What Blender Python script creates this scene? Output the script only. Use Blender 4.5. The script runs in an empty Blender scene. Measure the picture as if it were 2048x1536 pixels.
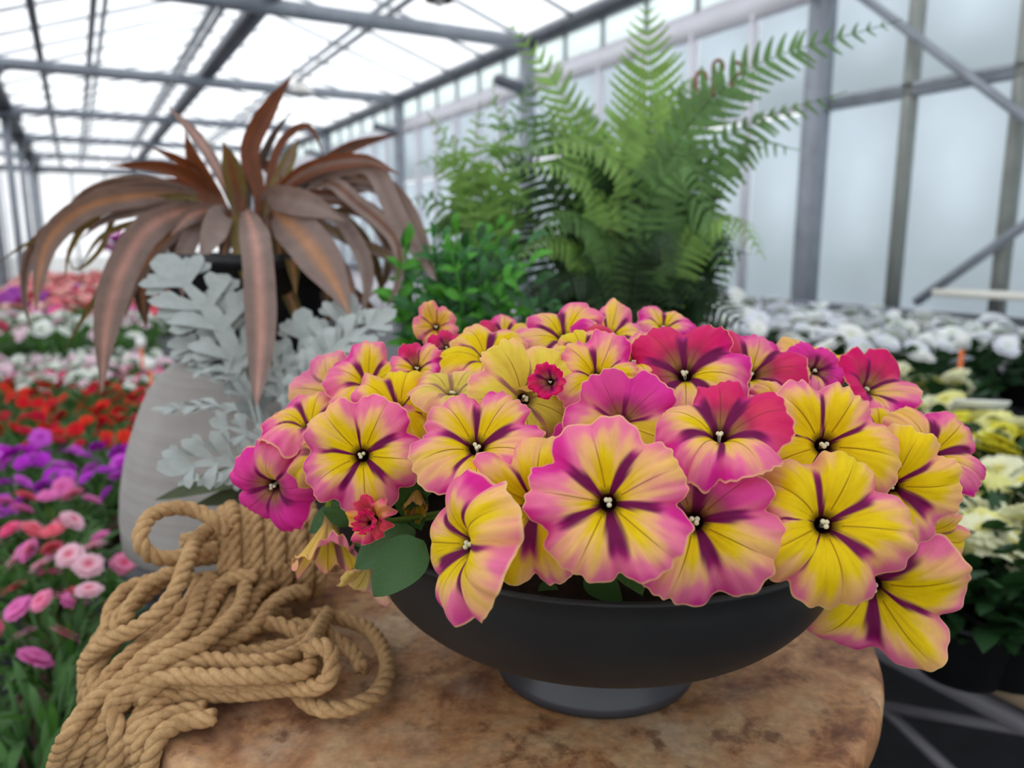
import bpy, math, random
import numpy as np
from mathutils import Vector, Matrix

S = bpy.context.scene
COL = S.collection
rng = np.random.default_rng(7)
random.seed(7)

# ---------------------------------------------------------------- camera, sky, exposure
F = 1550.0                      # focal length in pixels of the 2048 x 1536 frame
PITCH = math.radians(10.45)     # looking down
CAMZ = 0.30                     # z = 0 is the top of the drum
CP, SP = math.cos(PITCH), math.sin(PITCH)
cam = bpy.data.cameras.new('camera')
cam.sensor_width = 36.0
cam.lens = 36.0 * F / 2048.0
cam.clip_start = 0.02
cam.clip_end = 200
cam.dof.use_dof = True
cam.dof.focus_distance = 0.385
cam.dof.aperture_fstop = 7.0
cam_o = bpy.data.objects.new('camera', cam)
cam_o.location = (0, 0, CAMZ)
cam_o.rotation_euler = (math.pi / 2 - PITCH, 0, 0)
COL.objects.link(cam_o)
S.camera = cam_o
W = bpy.data.worlds.new('overcast_sky')
S.world = W
W.use_nodes = True
W.node_tree.nodes['Background'].inputs[0].default_value = (0.97, 0.985, 1.0, 1)
W.node_tree.nodes['Background'].inputs[1].default_value = 1.0
S.view_settings.view_transform = 'Standard'
S.view_settings.look = 'None'
S.view_settings.gamma = 1.0
S.view_settings.use_curve_mapping = False
S.view_settings.exposure = 1.12
S.cycles.use_denoising = True
S.cycles.max_bounces = 8
S.cycles.diffuse_bounces = 4
S.cycles.transmission_bounces = 4
S.cycles.transparent_max_bounces = 12

# ---------------------------------------------------------------- photo geometry helpers
def ray(px, py):
    """world direction per unit of camera depth"""
    dx = (px - 1024) / F
    dy = (py - 768) / F
    return np.array([dx, CP - dy * SP, -(SP + dy * CP)])
CAM = np.array([0, 0, CAMZ])
def PD(px, py, d):
    return CAM + ray(px, py) * d
def PZ(px, py, z):
    r = ray(px, py)
    return CAM + r * ((z - CAMZ) / r[2])
AX = math.radians(-29.0)        # greenhouse axis, left of the view direction
U = np.array([math.sin(AX), math.cos(AX), 0])
V = np.array([math.cos(AX), -math.sin(AX), 0])
def PV(px, py, v):              # on the upright plane parallel to the side wall
    r = ray(px, py)
    return CAM + r * (v / r.dot(V))
def GH(u, v, z):                # greenhouse coordinates, z measured from the camera height
    p = U * u + V * v
    return np.array([p[0], p[1], z + CAMZ])
def project(p):
    q = np.asarray(p, float) - CAM
    zc = q[1] * CP - q[2] * SP
    yc = -(q[1] * SP + q[2] * CP)
    return 1024 + F * q[0] / zc, 768 + F * yc / zc, zc

def lin(c):
    c = np.asarray(c, float) / 255.0
    return np.where(c <= 0.04045, c / 12.92, ((c + 0.055) / 1.055) ** 2.4)
def sm(a, b, x):
    t = np.clip((x - a) / (b - a), 0, 1)
    return t * t * (3 - 2 * t)
def unit(v):
    v = np.asarray(v, float)
    return v / (np.linalg.norm(v, axis=-1, keepdims=True) + 1e-12)
def spline(pts, n):
    P = np.asarray(pts, float)
    P = np.vstack([2 * P[0] - P[1], P, 2 * P[-1] - P[-2]])
    k = len(P) - 3
    seg = np.linalg.norm(P[2:-1] - P[1:-2], axis=1) + 1e-9
    cum = np.concatenate([[0], np.cumsum(seg)])
    cum /= cum[-1]
    t = np.linspace(0, 1, n)
    i = np.clip(np.searchsorted(cum, t, side='right') - 1, 0, k - 1)
    f = ((t - cum[i]) / (cum[i + 1] - cum[i]))[:, None]
    a, b, c, d = P[i], P[i + 1], P[i + 2], P[i + 3]
    return 0.5 * (2 * b + (c - a) * f + (2 * a - 5 * b + 4 * c - d) * f ** 2 + (3 * b - a - 3 * c + d) * f ** 3)

# ---------------------------------------------------------------- mesh building
class MB:
    def __init__(s):
        s.v = []; s.f = []; s.c = []; s.uv = []; s.n = 0
    def add(s, v, f, c=None, uv=None):
        v = np.asarray(v, float).reshape(-1, 3)
        f = np.asarray(f, int)
        s.f.append(f + s.n)
        s.v.append(v)
        s.c.append(np.ones((len(v), 3)) if c is None else np.broadcast_to(np.asarray(c, float), (len(v), 3)))
        s.uv.append(np.zeros((len(v), 4)) if uv is None else uv)
        s.n += len(v)
    def grid(s, v, nu, nv, c=None, uv=None, wrap=False):
        """nu rows of nv columns"""
        i = np.arange(nu - 1)[:, None]
        j = np.arange(nv if wrap else nv - 1)[None, :]
        j2 = (j + 1) % nv
        f = np.stack([i * nv + j, i * nv + j2, (i + 1) * nv + j2, (i + 1) * nv + j], -1).reshape(-1, 4)
        s.add(v, f, c, uv)
    def box(s, lo, hi, c=None, M=None):
        x0, y0, z0 = lo; x1, y1, z1 = hi
        v = np.array([[x0, y0, z0], [x1, y0, z0], [x1, y1, z0], [x0, y1, z0], [x0, y0, z1], [x1, y0, z1], [x1, y1, z1], [x0, y1, z1]], float)
        if M is not None: v = v @ M.T
        s.add(v, [[0, 3, 2, 1], [4, 5, 6, 7], [0, 1, 5, 4], [1, 2, 6, 5], [2, 3, 7, 6], [3, 0, 4, 7]], c)
    def bar(s, a, b, w, h, up=(0, 0, 1), c=None):
        """box beam from a to b"""
        a = np.asarray(a, float); b = np.asarray(b, float)
        t = unit(b - a); up = np.asarray(up, float)
        sd = unit(np.cross(t, up)); u2 = np.cross(sd, t)
        v = []
        for p in (a, b):
            for sx, sy in ((-1, -1), (1, -1), (1, 1), (-1, 1)):
                v.append(p + sd * sx * w / 2 + u2 * sy * h / 2)
        s.add(v, [[0, 1, 2, 3], [7, 6, 5, 4], [0, 4, 5, 1], [1, 5, 6, 2], [2, 6, 7, 3], [3, 7, 4, 0]], c)
    def tube(s, pts, r, k=8, c=None, caps=True):
        P = np.asarray(pts, float)
        n = len(P)
        r = np.broadcast_to(np.asarray(r, float), (n,))
        T = unit(np.gradient(P, axis=0))
        N, B = frames(T)
        a = np.linspace(0, 2 * math.pi, k, endpoint=False)
        v = P[:, None] + r[:, None, None] * (np.cos(a)[None, :, None] * N[:, None] + np.sin(a)[None, :, None] * B[:, None])
        s.grid(v.reshape(-1, 3), n, k, c, wrap=True)
        if caps:
            i0 = s.n - n * k
            s.add([P[0]], np.zeros((0, 4), int), c)
            s.f.append(np.array([[i0 + (j + 1) % k, i0 + j, s.n - 1, s.n - 1] for j in range(k)]))
            s.add([P[-1]], np.zeros((0, 4), int), c)
            e = i0 + (n - 1) * k
            s.f.append(np.array([[e + j, e + (j + 1) % k, s.n - 1, s.n - 1] for j in range(k)]))
    def lathe(s, prof, k=48, c=None, loc=(0, 0, 0)):
        prof = np.asarray(prof, float)
        a = np.linspace(0, 2 * math.pi, k, endpoint=False)
        v = np.stack([prof[:, 0][:, None] * np.cos(a), prof[:, 0][:, None] * np.sin(a), np.broadcast_to(prof[:, 1][:, None], (len(prof), k))], -1)
        s.grid((v + np.asarray(loc)).reshape(-1, 3), len(prof), k, c, wrap=True)
    def mesh(s, name, smooth=True):
        v = np.concatenate(s.v); f = np.concatenate([x.reshape(-1, 4) if x.shape[-1] == 4 else np.hstack([x, x[:, 2:]]) for x in s.f if len(x)])
        c = np.concatenate(s.c); uv = np.concatenate(s.uv)
        tri = f[:, 2] == f[:, 3]
        tot = np.where(tri, 3, 4)
        keep = np.ones_like(f, bool); keep[tri, 3] = False
        loops = f[keep]
        start = np.concatenate([[0], np.cumsum(tot)[:-1]])
        me = bpy.data.meshes.new(name)
        me.vertices.add(len(v)); me.vertices.foreach_set('co', v.astype(np.float32).ravel())
        me.loops.add(len(loops)); me.loops.foreach_set('vertex_index', loops.astype(np.int32))
        me.polygons.add(len(f)); me.polygons.foreach_set('loop_start', start.astype(np.int32))
        me.update(calc_edges=True)
        if smooth:
            me.polygons.foreach_set('use_smooth', np.ones(len(f), bool))
        if not np.all(c == 1):
            at = me.color_attributes.new('Col', 'FLOAT_COLOR', 'POINT')
            at.data.foreach_set('color', np.hstack([c, np.ones((len(c), 1))]).astype(np.float32).ravel())
        if np.any(uv):
            for k2, nm in ((0, 'UVa'), (2, 'UVb')):
                u = me.uv_layers.new(name=nm)
                u.data.foreach_set('uv', uv[loops][:, k2:k2 + 2].astype(np.float32).ravel())
        me.validate()
        return me
    def obj(s, name, mat, parent=None, smooth=True, loc=None):
        me = s.mesh(name, smooth)
        return link(name, me, mat, parent, loc)

def frames(T):
    n = len(T)
    N = np.zeros_like(T)
    a = np.array([0, 0, 1.0]) if abs(T[0][2]) < 0.9 else np.array([1.0, 0, 0])
    N[0] = unit(np.cross(np.cross(T[0], a), T[0]))
    for i in range(1, n):
        q = N[i - 1] - T[i] * N[i - 1].dot(T[i])
        N[i] = q / (np.linalg.norm(q) + 1e-12)
    return N, np.cross(T, N)

def link(name, me, mat=None, parent=None, loc=None):
    if mat is not None and me is not None and not me.materials:
        me.materials.append(mat)
    o = bpy.data.objects.new(name, me)
    COL.objects.link(o)
    if loc is not None: o.location = loc
    if parent is not None: o.parent = parent
    return o
def thing(name, label, cat, group=None, loc=(0, 0, 0)):
    o = bpy.data.objects.new(name, None)
    o.empty_display_size = 0.05
    COL.objects.link(o)
    o.location = loc
    return tag(o, label, cat, group)
def tag(o, label=None, cat=None, group=None, kind=None):
    if label: o['label'] = label
    if cat: o['category'] = cat
    if group: o['group'] = group
    if kind: o['kind'] = kind
    return o

# ---------------------------------------------------------------- materials
def new_mat(name):
    m = bpy.data.materials.new(name)
    m.use_nodes = True
    nt = m.node_tree
    b = nt.nodes['Principled BSDF']
    return m, nt, b
def nd(nt, t, **kw):
    n = nt.nodes.new(t)
    for k, v in kw.items(): setattr(n, k, v)
    return n
def ramp(nt, fac, stops):
    r = nd(nt, 'ShaderNodeValToRGB')
    el = r.color_ramp.elements
    el[0].position, el[0].color = stops[0][0], (*stops[0][1], 1)
    el[1].position, el[1].color = stops[1][0], (*stops[1][1], 1)
    for p, c in stops[2:]:
        e = el.new(p); e.color = (*c, 1)
    nt.links.new(fac, r.inputs[0])
    return r.outputs[0]
def noise(nt, scale, detail=4, vec=None, rough=0.55, dist=0.0):
    n = nd(nt, 'ShaderNodeTexNoise')
    n.inputs['Scale'].default_value = scale
    n.inputs['Detail'].default_value = detail
    n.inputs['Roughness'].default_value = rough
    n.inputs['Distortion'].default_value = dist
    if vec is None:
        tc = nd(nt, 'ShaderNodeTexCoord'); vec = tc.outputs['Object']
    nt.links.new(vec, n.inputs['Vector'])
    return n.outputs[0]
def math_n(nt, op, a, b=None, c=None):
    n = nd(nt, 'ShaderNodeMath', operation=op)
    for i, x in enumerate((a, b, c)):
        if x is None: continue
        if isinstance(x, (int, float)): n.inputs[i].default_value = x
        else: nt.links.new(x, n.inputs[i])
    return n.outputs[0]
def mixc(nt, fac, a, b, mode='MIX'):
    n = nd(nt, 'ShaderNodeMix', data_type='RGBA', blend_type=mode)
    for i, x in ((0, fac), (6, a), (7, b)):
        if isinstance(x, (int, float)): n.inputs[i].default_value = x
        elif isinstance(x, (tuple, list, np.ndarray)): n.inputs[i].default_value = (*[float(q) for q in x[:3]], 1)
        else: nt.links.new(x, n.inputs[i])
    return n.outputs[2]
def sstep(nt, lo, hi, x):
    n = nd(nt, 'ShaderNodeMapRange', interpolation_type='SMOOTHSTEP')
    n.inputs['From Min'].default_value = lo; n.inputs['From Max'].default_value = hi
    nt.links.new(x, n.inputs['Value'])
    return n.outputs[0]
def bump(nt, b, h, strength, dist=0.002):
    n = nd(nt, 'ShaderNodeBump')
    n.inputs['Strength'].default_value = strength
    n.inputs['Distance'].default_value = dist
    nt.links.new(h, n.inputs['Height'])
    nt.links.new(n.outputs[0], b.inputs['Normal'])
    return n.outputs[0]

def flat(name, srgb, rough=0.6, var=0.12, scale=30, metal=0.0, spec=0.4, bmp=0.0):
    m, nt, b = new_mat(name)
    c = lin(srgb)
    f = noise(nt, scale)
    nt.links.new(ramp(nt, f, [(0.3, c * (1 - var)), (0.7, np.minimum(c * (1 + var), 1))]), b.inputs['Base Color'])
    b.inputs['Roughness'].default_value = rough
    b.inputs['Metallic'].default_value = metal
    b.inputs['Specular IOR Level'].default_value = spec
    if bmp: bump(nt, b, f, bmp)
    return m

def leafy(name, srgb=None, rough=0.5, var=0.25, scale=60, trans=0.3, spec=0.35, attr=False, tint=(1.1, 1.25, 0.6), veins=0.15):
    """thin plant tissue: a little light comes through"""
    m, nt, b = new_mat(name)
    f = noise(nt, scale)
    if attr:
        at = nd(nt, 'ShaderNodeAttribute', attribute_name='Col')
        base = mixc(nt, 1.0, at.outputs['Color'], ramp(nt, f, [(0.3, (1 - var,) * 3), (0.7, (1.0,) * 3)]), 'MULTIPLY')
    else:
        c = lin(srgb)
        base = ramp(nt, f, [(0.3, c * (1 - var)), (0.7, np.minimum(c * (1 + var), 1))])
    nt.links.new(base, b.inputs['Base Color'])
    b.inputs['Roughness'].default_value = rough
    b.inputs['Specular IOR Level'].default_value = spec
    bump(nt, b, f, veins)
    tr = nd(nt, 'ShaderNodeBsdfTranslucent')
    nt.links.new(mixc(nt, 1.0, base, tint, 'MULTIPLY'), tr.inputs[0])
    mx = nd(nt, 'ShaderNodeMixShader')
    mx.inputs[0].default_value = trans
    nt.links.new(b.outputs[0], mx.inputs[1]); nt.links.new(tr.outputs[0], mx.inputs[2])
    nt.links.new(mx.outputs[0], nt.nodes['Material Output'].inputs[0])
    return m

def glassy(name, col, clear, diffuse=0.25):
    """dusty glazing: part clear, part scattering"""
    m, nt, b = new_mat(name)
    nt.nodes.remove(b)
    f = noise(nt, 1.6, 5)
    c = np.asarray(col, float)
    k = ramp(nt, f, [(0.35, c * 0.93), (0.7, c)])
    tp = nd(nt, 'ShaderNodeBsdfTransparent'); tl = nd(nt, 'ShaderNodeBsdfTranslucent'); df = nd(nt, 'ShaderNodeBsdfDiffuse')
    for n in (tp, tl, df): nt.links.new(k, n.inputs[0])
    m1 = nd(nt, 'ShaderNodeMixShader'); m1.inputs[0].default_value = diffuse
    nt.links.new(tl.outputs[0], m1.inputs[1]); nt.links.new(df.outputs[0], m1.inputs[2])
    m2 = nd(nt, 'ShaderNodeMixShader'); m2.inputs[0].default_value = clear
    nt.links.new(m1.outputs[0], m2.inputs[1]); nt.links.new(tp.outputs[0], m2.inputs[2])
    nt.links.new(m2.outputs[0], nt.nodes['Material Output'].inputs[0])
    return m

def petal_mat():
    m, nt, b = new_mat('petunia_petal')
    L = nt.links.new
    at = nd(nt, 'ShaderNodeAttribute', attribute_name='Col')
    ua = nd(nt, 'ShaderNodeUVMap', uv_map='UVa'); ub = nd(nt, 'ShaderNodeUVMap', uv_map='UVb')
    sa = nd(nt, 'ShaderNodeSeparateXYZ'); L(ua.outputs[0], sa.inputs[0])
    streak = noise(nt, 1.0, 3, ub.outputs[0], 0.6, 0.25)
    blot = noise(nt, 90, 4)
    col = mixc(nt, 1.0, at.outputs['Color'], ramp(nt, streak, [(0.30, (0.90, 0.84, 0.87)), (0.52, (1.0, 1.0, 1.0))]), 'MULTIPLY')
    col = mixc(nt, 1.0, col, ramp(nt, blot, [(0.3, (0.93, 0.89, 0.91)), (0.6, (1.0, 1.0, 1.0))]), 'MULTIPLY')
    vein = math_n(nt, 'MULTIPLY', sstep(nt, 0.013, 0.002, sa.outputs[0]), sstep(nt, 0.98, 0.45, sa.outputs[1]))
    vein = math_n(nt, 'MULTIPLY', vein, 0.7)
    col = mixc(nt, vein, col, tuple(lin((118, 52, 20))))
    edge = math_n(nt, 'MULTIPLY', sstep(nt, 0.962, 0.995, sa.outputs[1]), 0.75)
    col = mixc(nt, edge, col, tuple(lin((248, 208, 138))))
    geo = nd(nt, 'ShaderNodeNewGeometry')
    pale = math_n(nt, 'MULTIPLY', geo.outputs['Backfacing'], 0.45)      # the outside of a petunia petal is paler
    col = mixc(nt, pale, col, tuple(lin((232, 190, 120))))
    L(col, b.inputs['Base Color'])
    b.inputs['Roughness'].default_value = 0.62
    b.inputs['Specular IOR Level'].default_value = 0.18
    bump(nt, b, streak, 0.25, 0.0012)
    tr = nd(nt, 'ShaderNodeBsdfTranslucent'); L(col, tr.inputs[0])
    mx = nd(nt, 'ShaderNodeMixShader'); mx.inputs[0].default_value = 0.30
    L(b.outputs[0], mx.inputs[1]); L(tr.outputs[0], mx.inputs[2])
    L(mx.outputs[0], nt.nodes['Material Output'].inputs[0])
    return m

def rust_mat():
    m, nt, b = new_mat('rusted_lid')
    L = nt.links.new
    a = noise(nt, 13, 9, rough=0.68, dist=0.4)
    c1 = ramp(nt, a, [(0.30, lin((84, 48, 30))), (0.41, lin((142, 94, 60))), (0.50, lin((186, 138, 94))), (0.62, lin((202, 168, 128))), (0.8, lin((176, 122, 72)))])
    g = noise(nt, 4.2, 6, rough=0.6)
    c2 = mixc(nt, sstep(nt, 0.50, 0.70, g), c1, tuple(lin((196, 180, 160))))
    d = noise(nt, 38, 6, rough=0.7)
    c3 = mixc(nt, math_n(nt, 'MULTIPLY', sstep(nt, 0.52, 0.68, d), 0.75), c2, tuple(lin((104, 60, 36))))
    e = noise(nt, 150, 4)
    c4 = mixc(nt, 1.0, c3, ramp(nt, e, [(0.3, (0.72, 0.72, 0.72)), (0.65, (1.05, 1.02, 1.0))]), 'MULTIPLY')
    L(c4, b.inputs['Base Color'])
    b.inputs['Roughness'].default_value = 0.6
    b.inputs['Specular IOR Level'].default_value = 0.4
    bump(nt, b, d, 0.25, 0.002)
    return m

# ---------------------------------------------------------------- the greenhouse
STEEL = flat('galvanised_steel', (146, 152, 162), 0.5, 0.15, 8, 0.0, 0.4)
STEEL_D = flat('dull_grey_steel', (112, 116, 126), 0.55, 0.2, 6, 0.0, 0.4)
STEEL_G = flat('greenish_mullion', (150, 154, 148), 0.55, 0.15, 8)
BAR = flat('glazing_bar', (178, 184, 192), 0.5, 0.1, 8)
WHITE_BAND = flat('white_gutter_sheet', (232, 230, 238), 0.6, 0.05, 3)
ROOFGLASS = glassy('whitewashed_roof_glass', (0.98, 0.99, 1.0), 0.62, 0.15)
WALLGLASS = glassy('twin_wall_panel', (0.74, 0.795, 0.84), 0.14, 0.12)
STRIPGLASS = glassy('strip_glass', (0.92, 0.98, 0.985), 0.5, 0.2)
CLEARGLASS = glassy('clear_side_glass', (0.97, 0.98, 0.985), 0.85, 0.2)
ENDGLASS = glassy('end_wall_panel', (0.97, 0.97, 0.985), 0.55, 0.2)
BOARD = flat('white_board', (226, 224, 214), 0.6, 0.05, 4)
GROUND = flat('outside_ground', (120, 122, 112), 0.9, 0.2, 0.4)
FLOORM = flat('black_ground_fabric', (52, 52, 56), 0.8, 0.25, 9)

FLOOR = -0.88
WV, EAVE, U0, U1 = 3.61, 1.70, -7.0, 21.7
LV = -4.93                      # far side wall on the left
GUT = -0.66
RIDGE = 2.42
HALF = (WV - GUT) / 2

def gh_quad(mb, u0, u1, v0, v1, z0, z1, th=0.006):
    """slab between two corners of a pane (v,z run together)"""
    a = [GH(u0, v0, z0), GH(u1, v0, z0), GH(u1, v1, z1), GH(u0, v1, z1)]
    n = unit(np.cross(a[1] - a[0], a[3] - a[0])) * th / 2
    v = [p - n for p in a] + [p + n for p in a]
    mb.add(v, [[0, 3, 2, 1], [4, 5, 6, 7], [0, 1, 5, 4], [1, 2, 6, 5], [2, 3, 7, 6], [3, 0, 4, 7]])

mb = MB(); mb.box((-60, -60, FLOOR - 0.3), (60, 60, FLOOR - 0.02))
tag(mb.obj('ground_outside', GROUND, None, False), kind='structure', label='bare ground around the greenhouse')
mb = MB()
c = [GH(u, v, FLOOR - CAMZ - 0.02) for u, v in ((U0, LV), (U0, WV), (U1, WV), (U1, LV))]
mb.add(c + [p + np.array([0, 0, 0.02]) for p in c], [[0, 3, 2, 1], [4, 5, 6, 7], [0, 1, 5, 4], [1, 2, 6, 5], [2, 3, 7, 6], [3, 0, 4, 7]])
tag(mb.obj('floor', FLOORM, None, False), kind='structure', label='dark ground fabric on the greenhouse floor')

# side wall on the right
mb = MB()
mb.bar(GH(U0, WV + 0.03, -0.37), GH(U1, WV + 0.03, -0.37), 0.08, 0.07)
wall = tag(mb.obj('wall_right', STEEL, None, False), kind='structure', label='translucent panel wall of the greenhouse with grey steel posts')
def child(name, mat, parent, fn, smooth=False):
    m = MB(); fn(m); return m.obj(name, mat, parent, smooth)
child('base_panel', WHITE_BAND, wall, lambda m: gh_quad(m, U0, U1, WV + 0.04, WV + 0.04, FLOOR - CAMZ, -0.40, 0.03))
rows = ((-0.33, 0.70, WALLGLASS), (0.74, 1.28, WALLGLASS), (1.46, 1.68, STRIPGLASS))
us = [3.035 + 0.52 * k for k in range(-20, 37)]
us = [u for u in us if U0 <= u <= U1]
for k, u in enumerate(us[:-1]):
    for z0, z1, mt in rows:
        child('pane', mt, wall, lambda m: gh_quad(m, u + 0.012, u + 0.508, WV + 0.03, WV + 0.03, z0, z1, 0.016))
for k, u in enumerate(us):
    post = abs(((u - 3.035) / 3.12) - round((u - 3.035) / 3.12)) < 0.02
    if post:
        child('post', STEEL, wall, lambda m: m.bar(GH(u, WV - 0.05, FLOOR - CAMZ), GH(u, WV - 0.05, EAVE), 0.10, 0.10, V))
        child('corbel', STEEL_D, wall, lambda m: m.bar(GH(u, WV - 0.1, 1.30), GH(u, WV - 0.36, 1.36), 0.10, 0.07))
    else:
        far = u > 3.1
        child('mullion', WHITE_BAND if far else STEEL_G, wall, lambda m: m.bar(GH(u, WV - 0.01, -0.36), GH(u, WV - 0.01, 1.30), 0.022 if far else 0.05, 0.06, V))
    child('strip_mullion', BAR, wall, lambda m: m.bar(GH(u, WV + 0.01, 1.44), GH(u, WV + 0.01, EAVE), 0.02, 0.03, V))
child('transom', WHITE_BAND, wall, lambda m: m.bar(GH(3.1, WV - 0.01, 0.72), GH(U1, WV - 0.01, 0.72), 0.03, 0.03))
child('transom', BAR, wall, lambda m: m.bar(GH(U0, WV - 0.01, 0.735), GH(3.03, WV - 0.01, 0.735), 0.06, 0.03))
child('transom', STEEL, wall, lambda m: m.bar(GH(U0, WV - 0.015, 0.70), GH(3.03, WV - 0.015, 0.70), 0.05, 0.028))
child('heating_pipe', STEEL_D, wall, lambda m: m.tube([GH(U0, WV - 0.1, -0.35), GH(U1, WV - 0.1, -0.35)], 0.028, 10), True)
child('gutter_sheet', WHITE_BAND, wall, lambda m: gh_quad(m, U0, U1, WV - 0.02, WV + 0.02, 1.27, 1.45, 0.03))
def longer(a, b, f, g): return a + (a - b) * f, b + (b - a) * g
child('brace', STEEL, wall, lambda m: m.bar(*longer(PV(1725, -6, WV - 0.09), PV(2075, 255, WV - 0.09), 0.30, 0.9), 0.035, 0.035))
child('brace', STEEL, wall, lambda m: m.bar(*longer(PV(1835, 602, WV - 0.09), PV(2075, 432, WV - 0.09), 0.02, 1.6), 0.035, 0.035))

# far gable end
mb = MB(); mb.bar(GH(U1, -5.0, EAVE - 0.05), GH(U1, WV, EAVE - 0.05), 0.1, 0.12)
endw = tag(mb.obj('wall_back', STEEL_D, None, False), kind='structure', label='white far end wall of the greenhouse')
vs = np.arange(-4.93, WV + 0.01, 0.7116)
for i in range(len(vs) - 1):
    def slab(m, z0, z1):
        a = [GH(U1 + 0.04, vs[i] + 0.02, z0), GH(U1 + 0.04, vs[i + 1] - 0.02, z0), GH(U1 + 0.04, vs[i + 1] - 0.02, z1), GH(U1 + 0.04, vs[i] + 0.02, z1)]
        n = U * 0.008
        m.add([p - n for p in a] + [p + n for p in a], [[0, 3, 2, 1], [4, 5, 6, 7], [0, 1, 5, 4], [1, 2, 6, 5], [2, 3, 7, 6], [3, 0, 4, 7]])
    child('pane', ENDGLASS, endw, lambda m: slab(m, FLOOR - CAMZ, EAVE - 0.1))
    child('pane', ENDGLASS, endw, lambda m: slab(m, EAVE, EAVE + 0.3 + 0.35 * (1 - abs(abs((vs[i] + 0.35 - 1.475) % 4.27 - 2.135) / 2.135 - 1))))
for v in vs:
    child('mullion', BAR, endw, lambda m: m.bar(GH(U1 - 0.02, v, FLOOR - CAMZ), GH(U1 - 0.02, v, EAVE), 0.05, 0.05, V))

# the left side wall and the near end, out of view, glazed clear to let in more front light
mb = MB(); mb.bar(GH(U0, LV - 0.03, -0.6), GH(U1, LV - 0.03, -0.6), 0.08, 0.07)
lw = tag(mb.obj('wall_left', STEEL, None, False), kind='structure', label='unseen clear-glass side wall of the greenhouse on the left')
for k in range(14):
    ua = U0 + 2.05 * k; ub = ua + 2.05
    child('pane', CLEARGLASS, lw, lambda m: gh_quad(m, ua + 0.02, ub - 0.02, LV - 0.03, LV - 0.03, -0.55, EAVE, 0.016))
    child('mullion', STEEL_G, lw, lambda m: m.bar(GH(ua, LV, FLOOR - CAMZ), GH(ua, LV, EAVE), 0.06, 0.06, V))
child('base_panel', WHITE_BAND, lw, lambda m: gh_quad(m, U0, U1, LV - 0.04, LV - 0.04, FLOOR - CAMZ, -0.62, 0.03))
mb = MB(); mb.bar(GH(U0, LV, EAVE - 0.05), GH(U0, WV, EAVE - 0.05), 0.1, 0.12)
fw = tag(mb.obj('wall_front', STEEL_D, None, False), kind='structure', label='unseen clear-glass near end wall of the greenhouse')
for i in range(len(vs) - 1):
    a = [GH(U0, vs[i] + 0.02, FLOOR - CAMZ), GH(U0, vs[i + 1] - 0.02, FLOOR - CAMZ), GH(U0, vs[i + 1] - 0.02, EAVE), GH(U0, vs[i] + 0.02, EAVE)]
    n = U * 0.008
    child('pane', CLEARGLASS, fw, lambda m: m.add([p - n for p in a] + [p + n for p in a], [[0, 3, 2, 1], [4, 5, 6, 7], [0, 1, 5, 4], [1, 2, 6, 5], [2, 3, 7, 6], [3, 0, 4, 7]]))

# roof: two bays with gutters, ridges, glazing bars and panes
mb = MB(); mb.bar(GH(U0, WV - 0.02, EAVE), GH(U1, WV - 0.02, EAVE), 0.14, 0.10)
roof = tag(mb.obj('ceiling', STEEL_D, None, False), kind='structure', label='whitewashed glass greenhouse roof on grey steel beams')
child('gutter', STEEL_D, roof, lambda m: m.bar(GH(U0, GUT, EAVE + 0.02), GH(U1, GUT, EAVE + 0.02), 0.2, 0.10))
for vr in (WV - HALF, GUT - HALF):
    child('ridge', STEEL, roof, lambda m: m.bar(GH(U0, vr, RIDGE), GH(U1, vr, RIDGE), 0.06, 0.07))
PU = 0.775
for vr in (WV - HALF, GUT - HALF):
    for sgn in (1, -1):
        k = 0
        while U0 + PU * k < U1 - 0.1:
            ua, ub = U0 + PU * k, min(U0 + PU * (k + 1), U1)
            def at(f): return vr + sgn * HALF * f, RIDGE - (RIDGE - EAVE) * f
            (va, za), (vm, zm), (vb, zb) = at(0.02), at(0.5), at(0.99)
            child('pane', ROOFGLASS, roof, lambda m: gh_quad(m, ua + 0.015, ub - 0.015, va, vm, za, zm))
            child('pane', ROOFGLASS, roof, lambda m: gh_quad(m, ua + 0.015, ub - 0.015, vm, vb, zm, zb))
            child('glazing_bar', BAR, roof, lambda m: m.bar(GH(ua, va, za), GH(ua, vb, zb), 0.03, 0.03))
            k += 1
        child('purlin', BAR, roof, lambda m: m.bar(GH(U0, vr + sgn * HALF * 0.5, (RIDGE + EAVE) / 2 - 0.03), GH(U1, vr + sgn * HALF * 0.5, (RIDGE + EAVE) / 2 - 0.03), 0.04, 0.04))
cols_ = None
for k in range(-3, 7):
    u = 3.04 + 3.11 * k
    child('tie_beam', STEEL, roof, lambda m: m.bar(GH(u, -4.93, EAVE - 0.02), GH(u, WV, EAVE - 0.02), 0.09, 0.10))
    if k >= 1:
        if cols_ is None:
            m_ = MB(); m_.bar(GH(u, GUT, FLOOR - CAMZ), GH(u, GUT, EAVE - 0.02), 0.09, 0.09, V)
            cols_ = tag(m_.obj('trim_1', STEEL, None, False), kind='structure', label='row of grey steel columns under the left gutter')
        else:
            child('gutter_column', STEEL, cols_, lambda m: m.bar(GH(u, GUT, FLOOR - CAMZ), GH(u, GUT, EAVE - 0.02), 0.09, 0.09, V))
        child('corbel', STEEL_D, roof, lambda m: m.bar(GH(u - 0.1, GUT - 0.2, EAVE - 0.1), GH(u - 0.1, GUT + 0.2, EAVE - 0.1), 0.1, 0.09))
child('centre_beam', STEEL_D, roof, lambda m: m.bar(GH(U0, 1.40, EAVE + 0.08), GH(U1, 1.40, EAVE + 0.08), 0.13, 0.10))
child('screen_rail', STEEL, roof, lambda m: m.bar(GH(U0, 1.16, EAVE + 0.08), GH(U1, 1.16, EAVE + 0.08), 0.035, 0.035))
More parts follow.
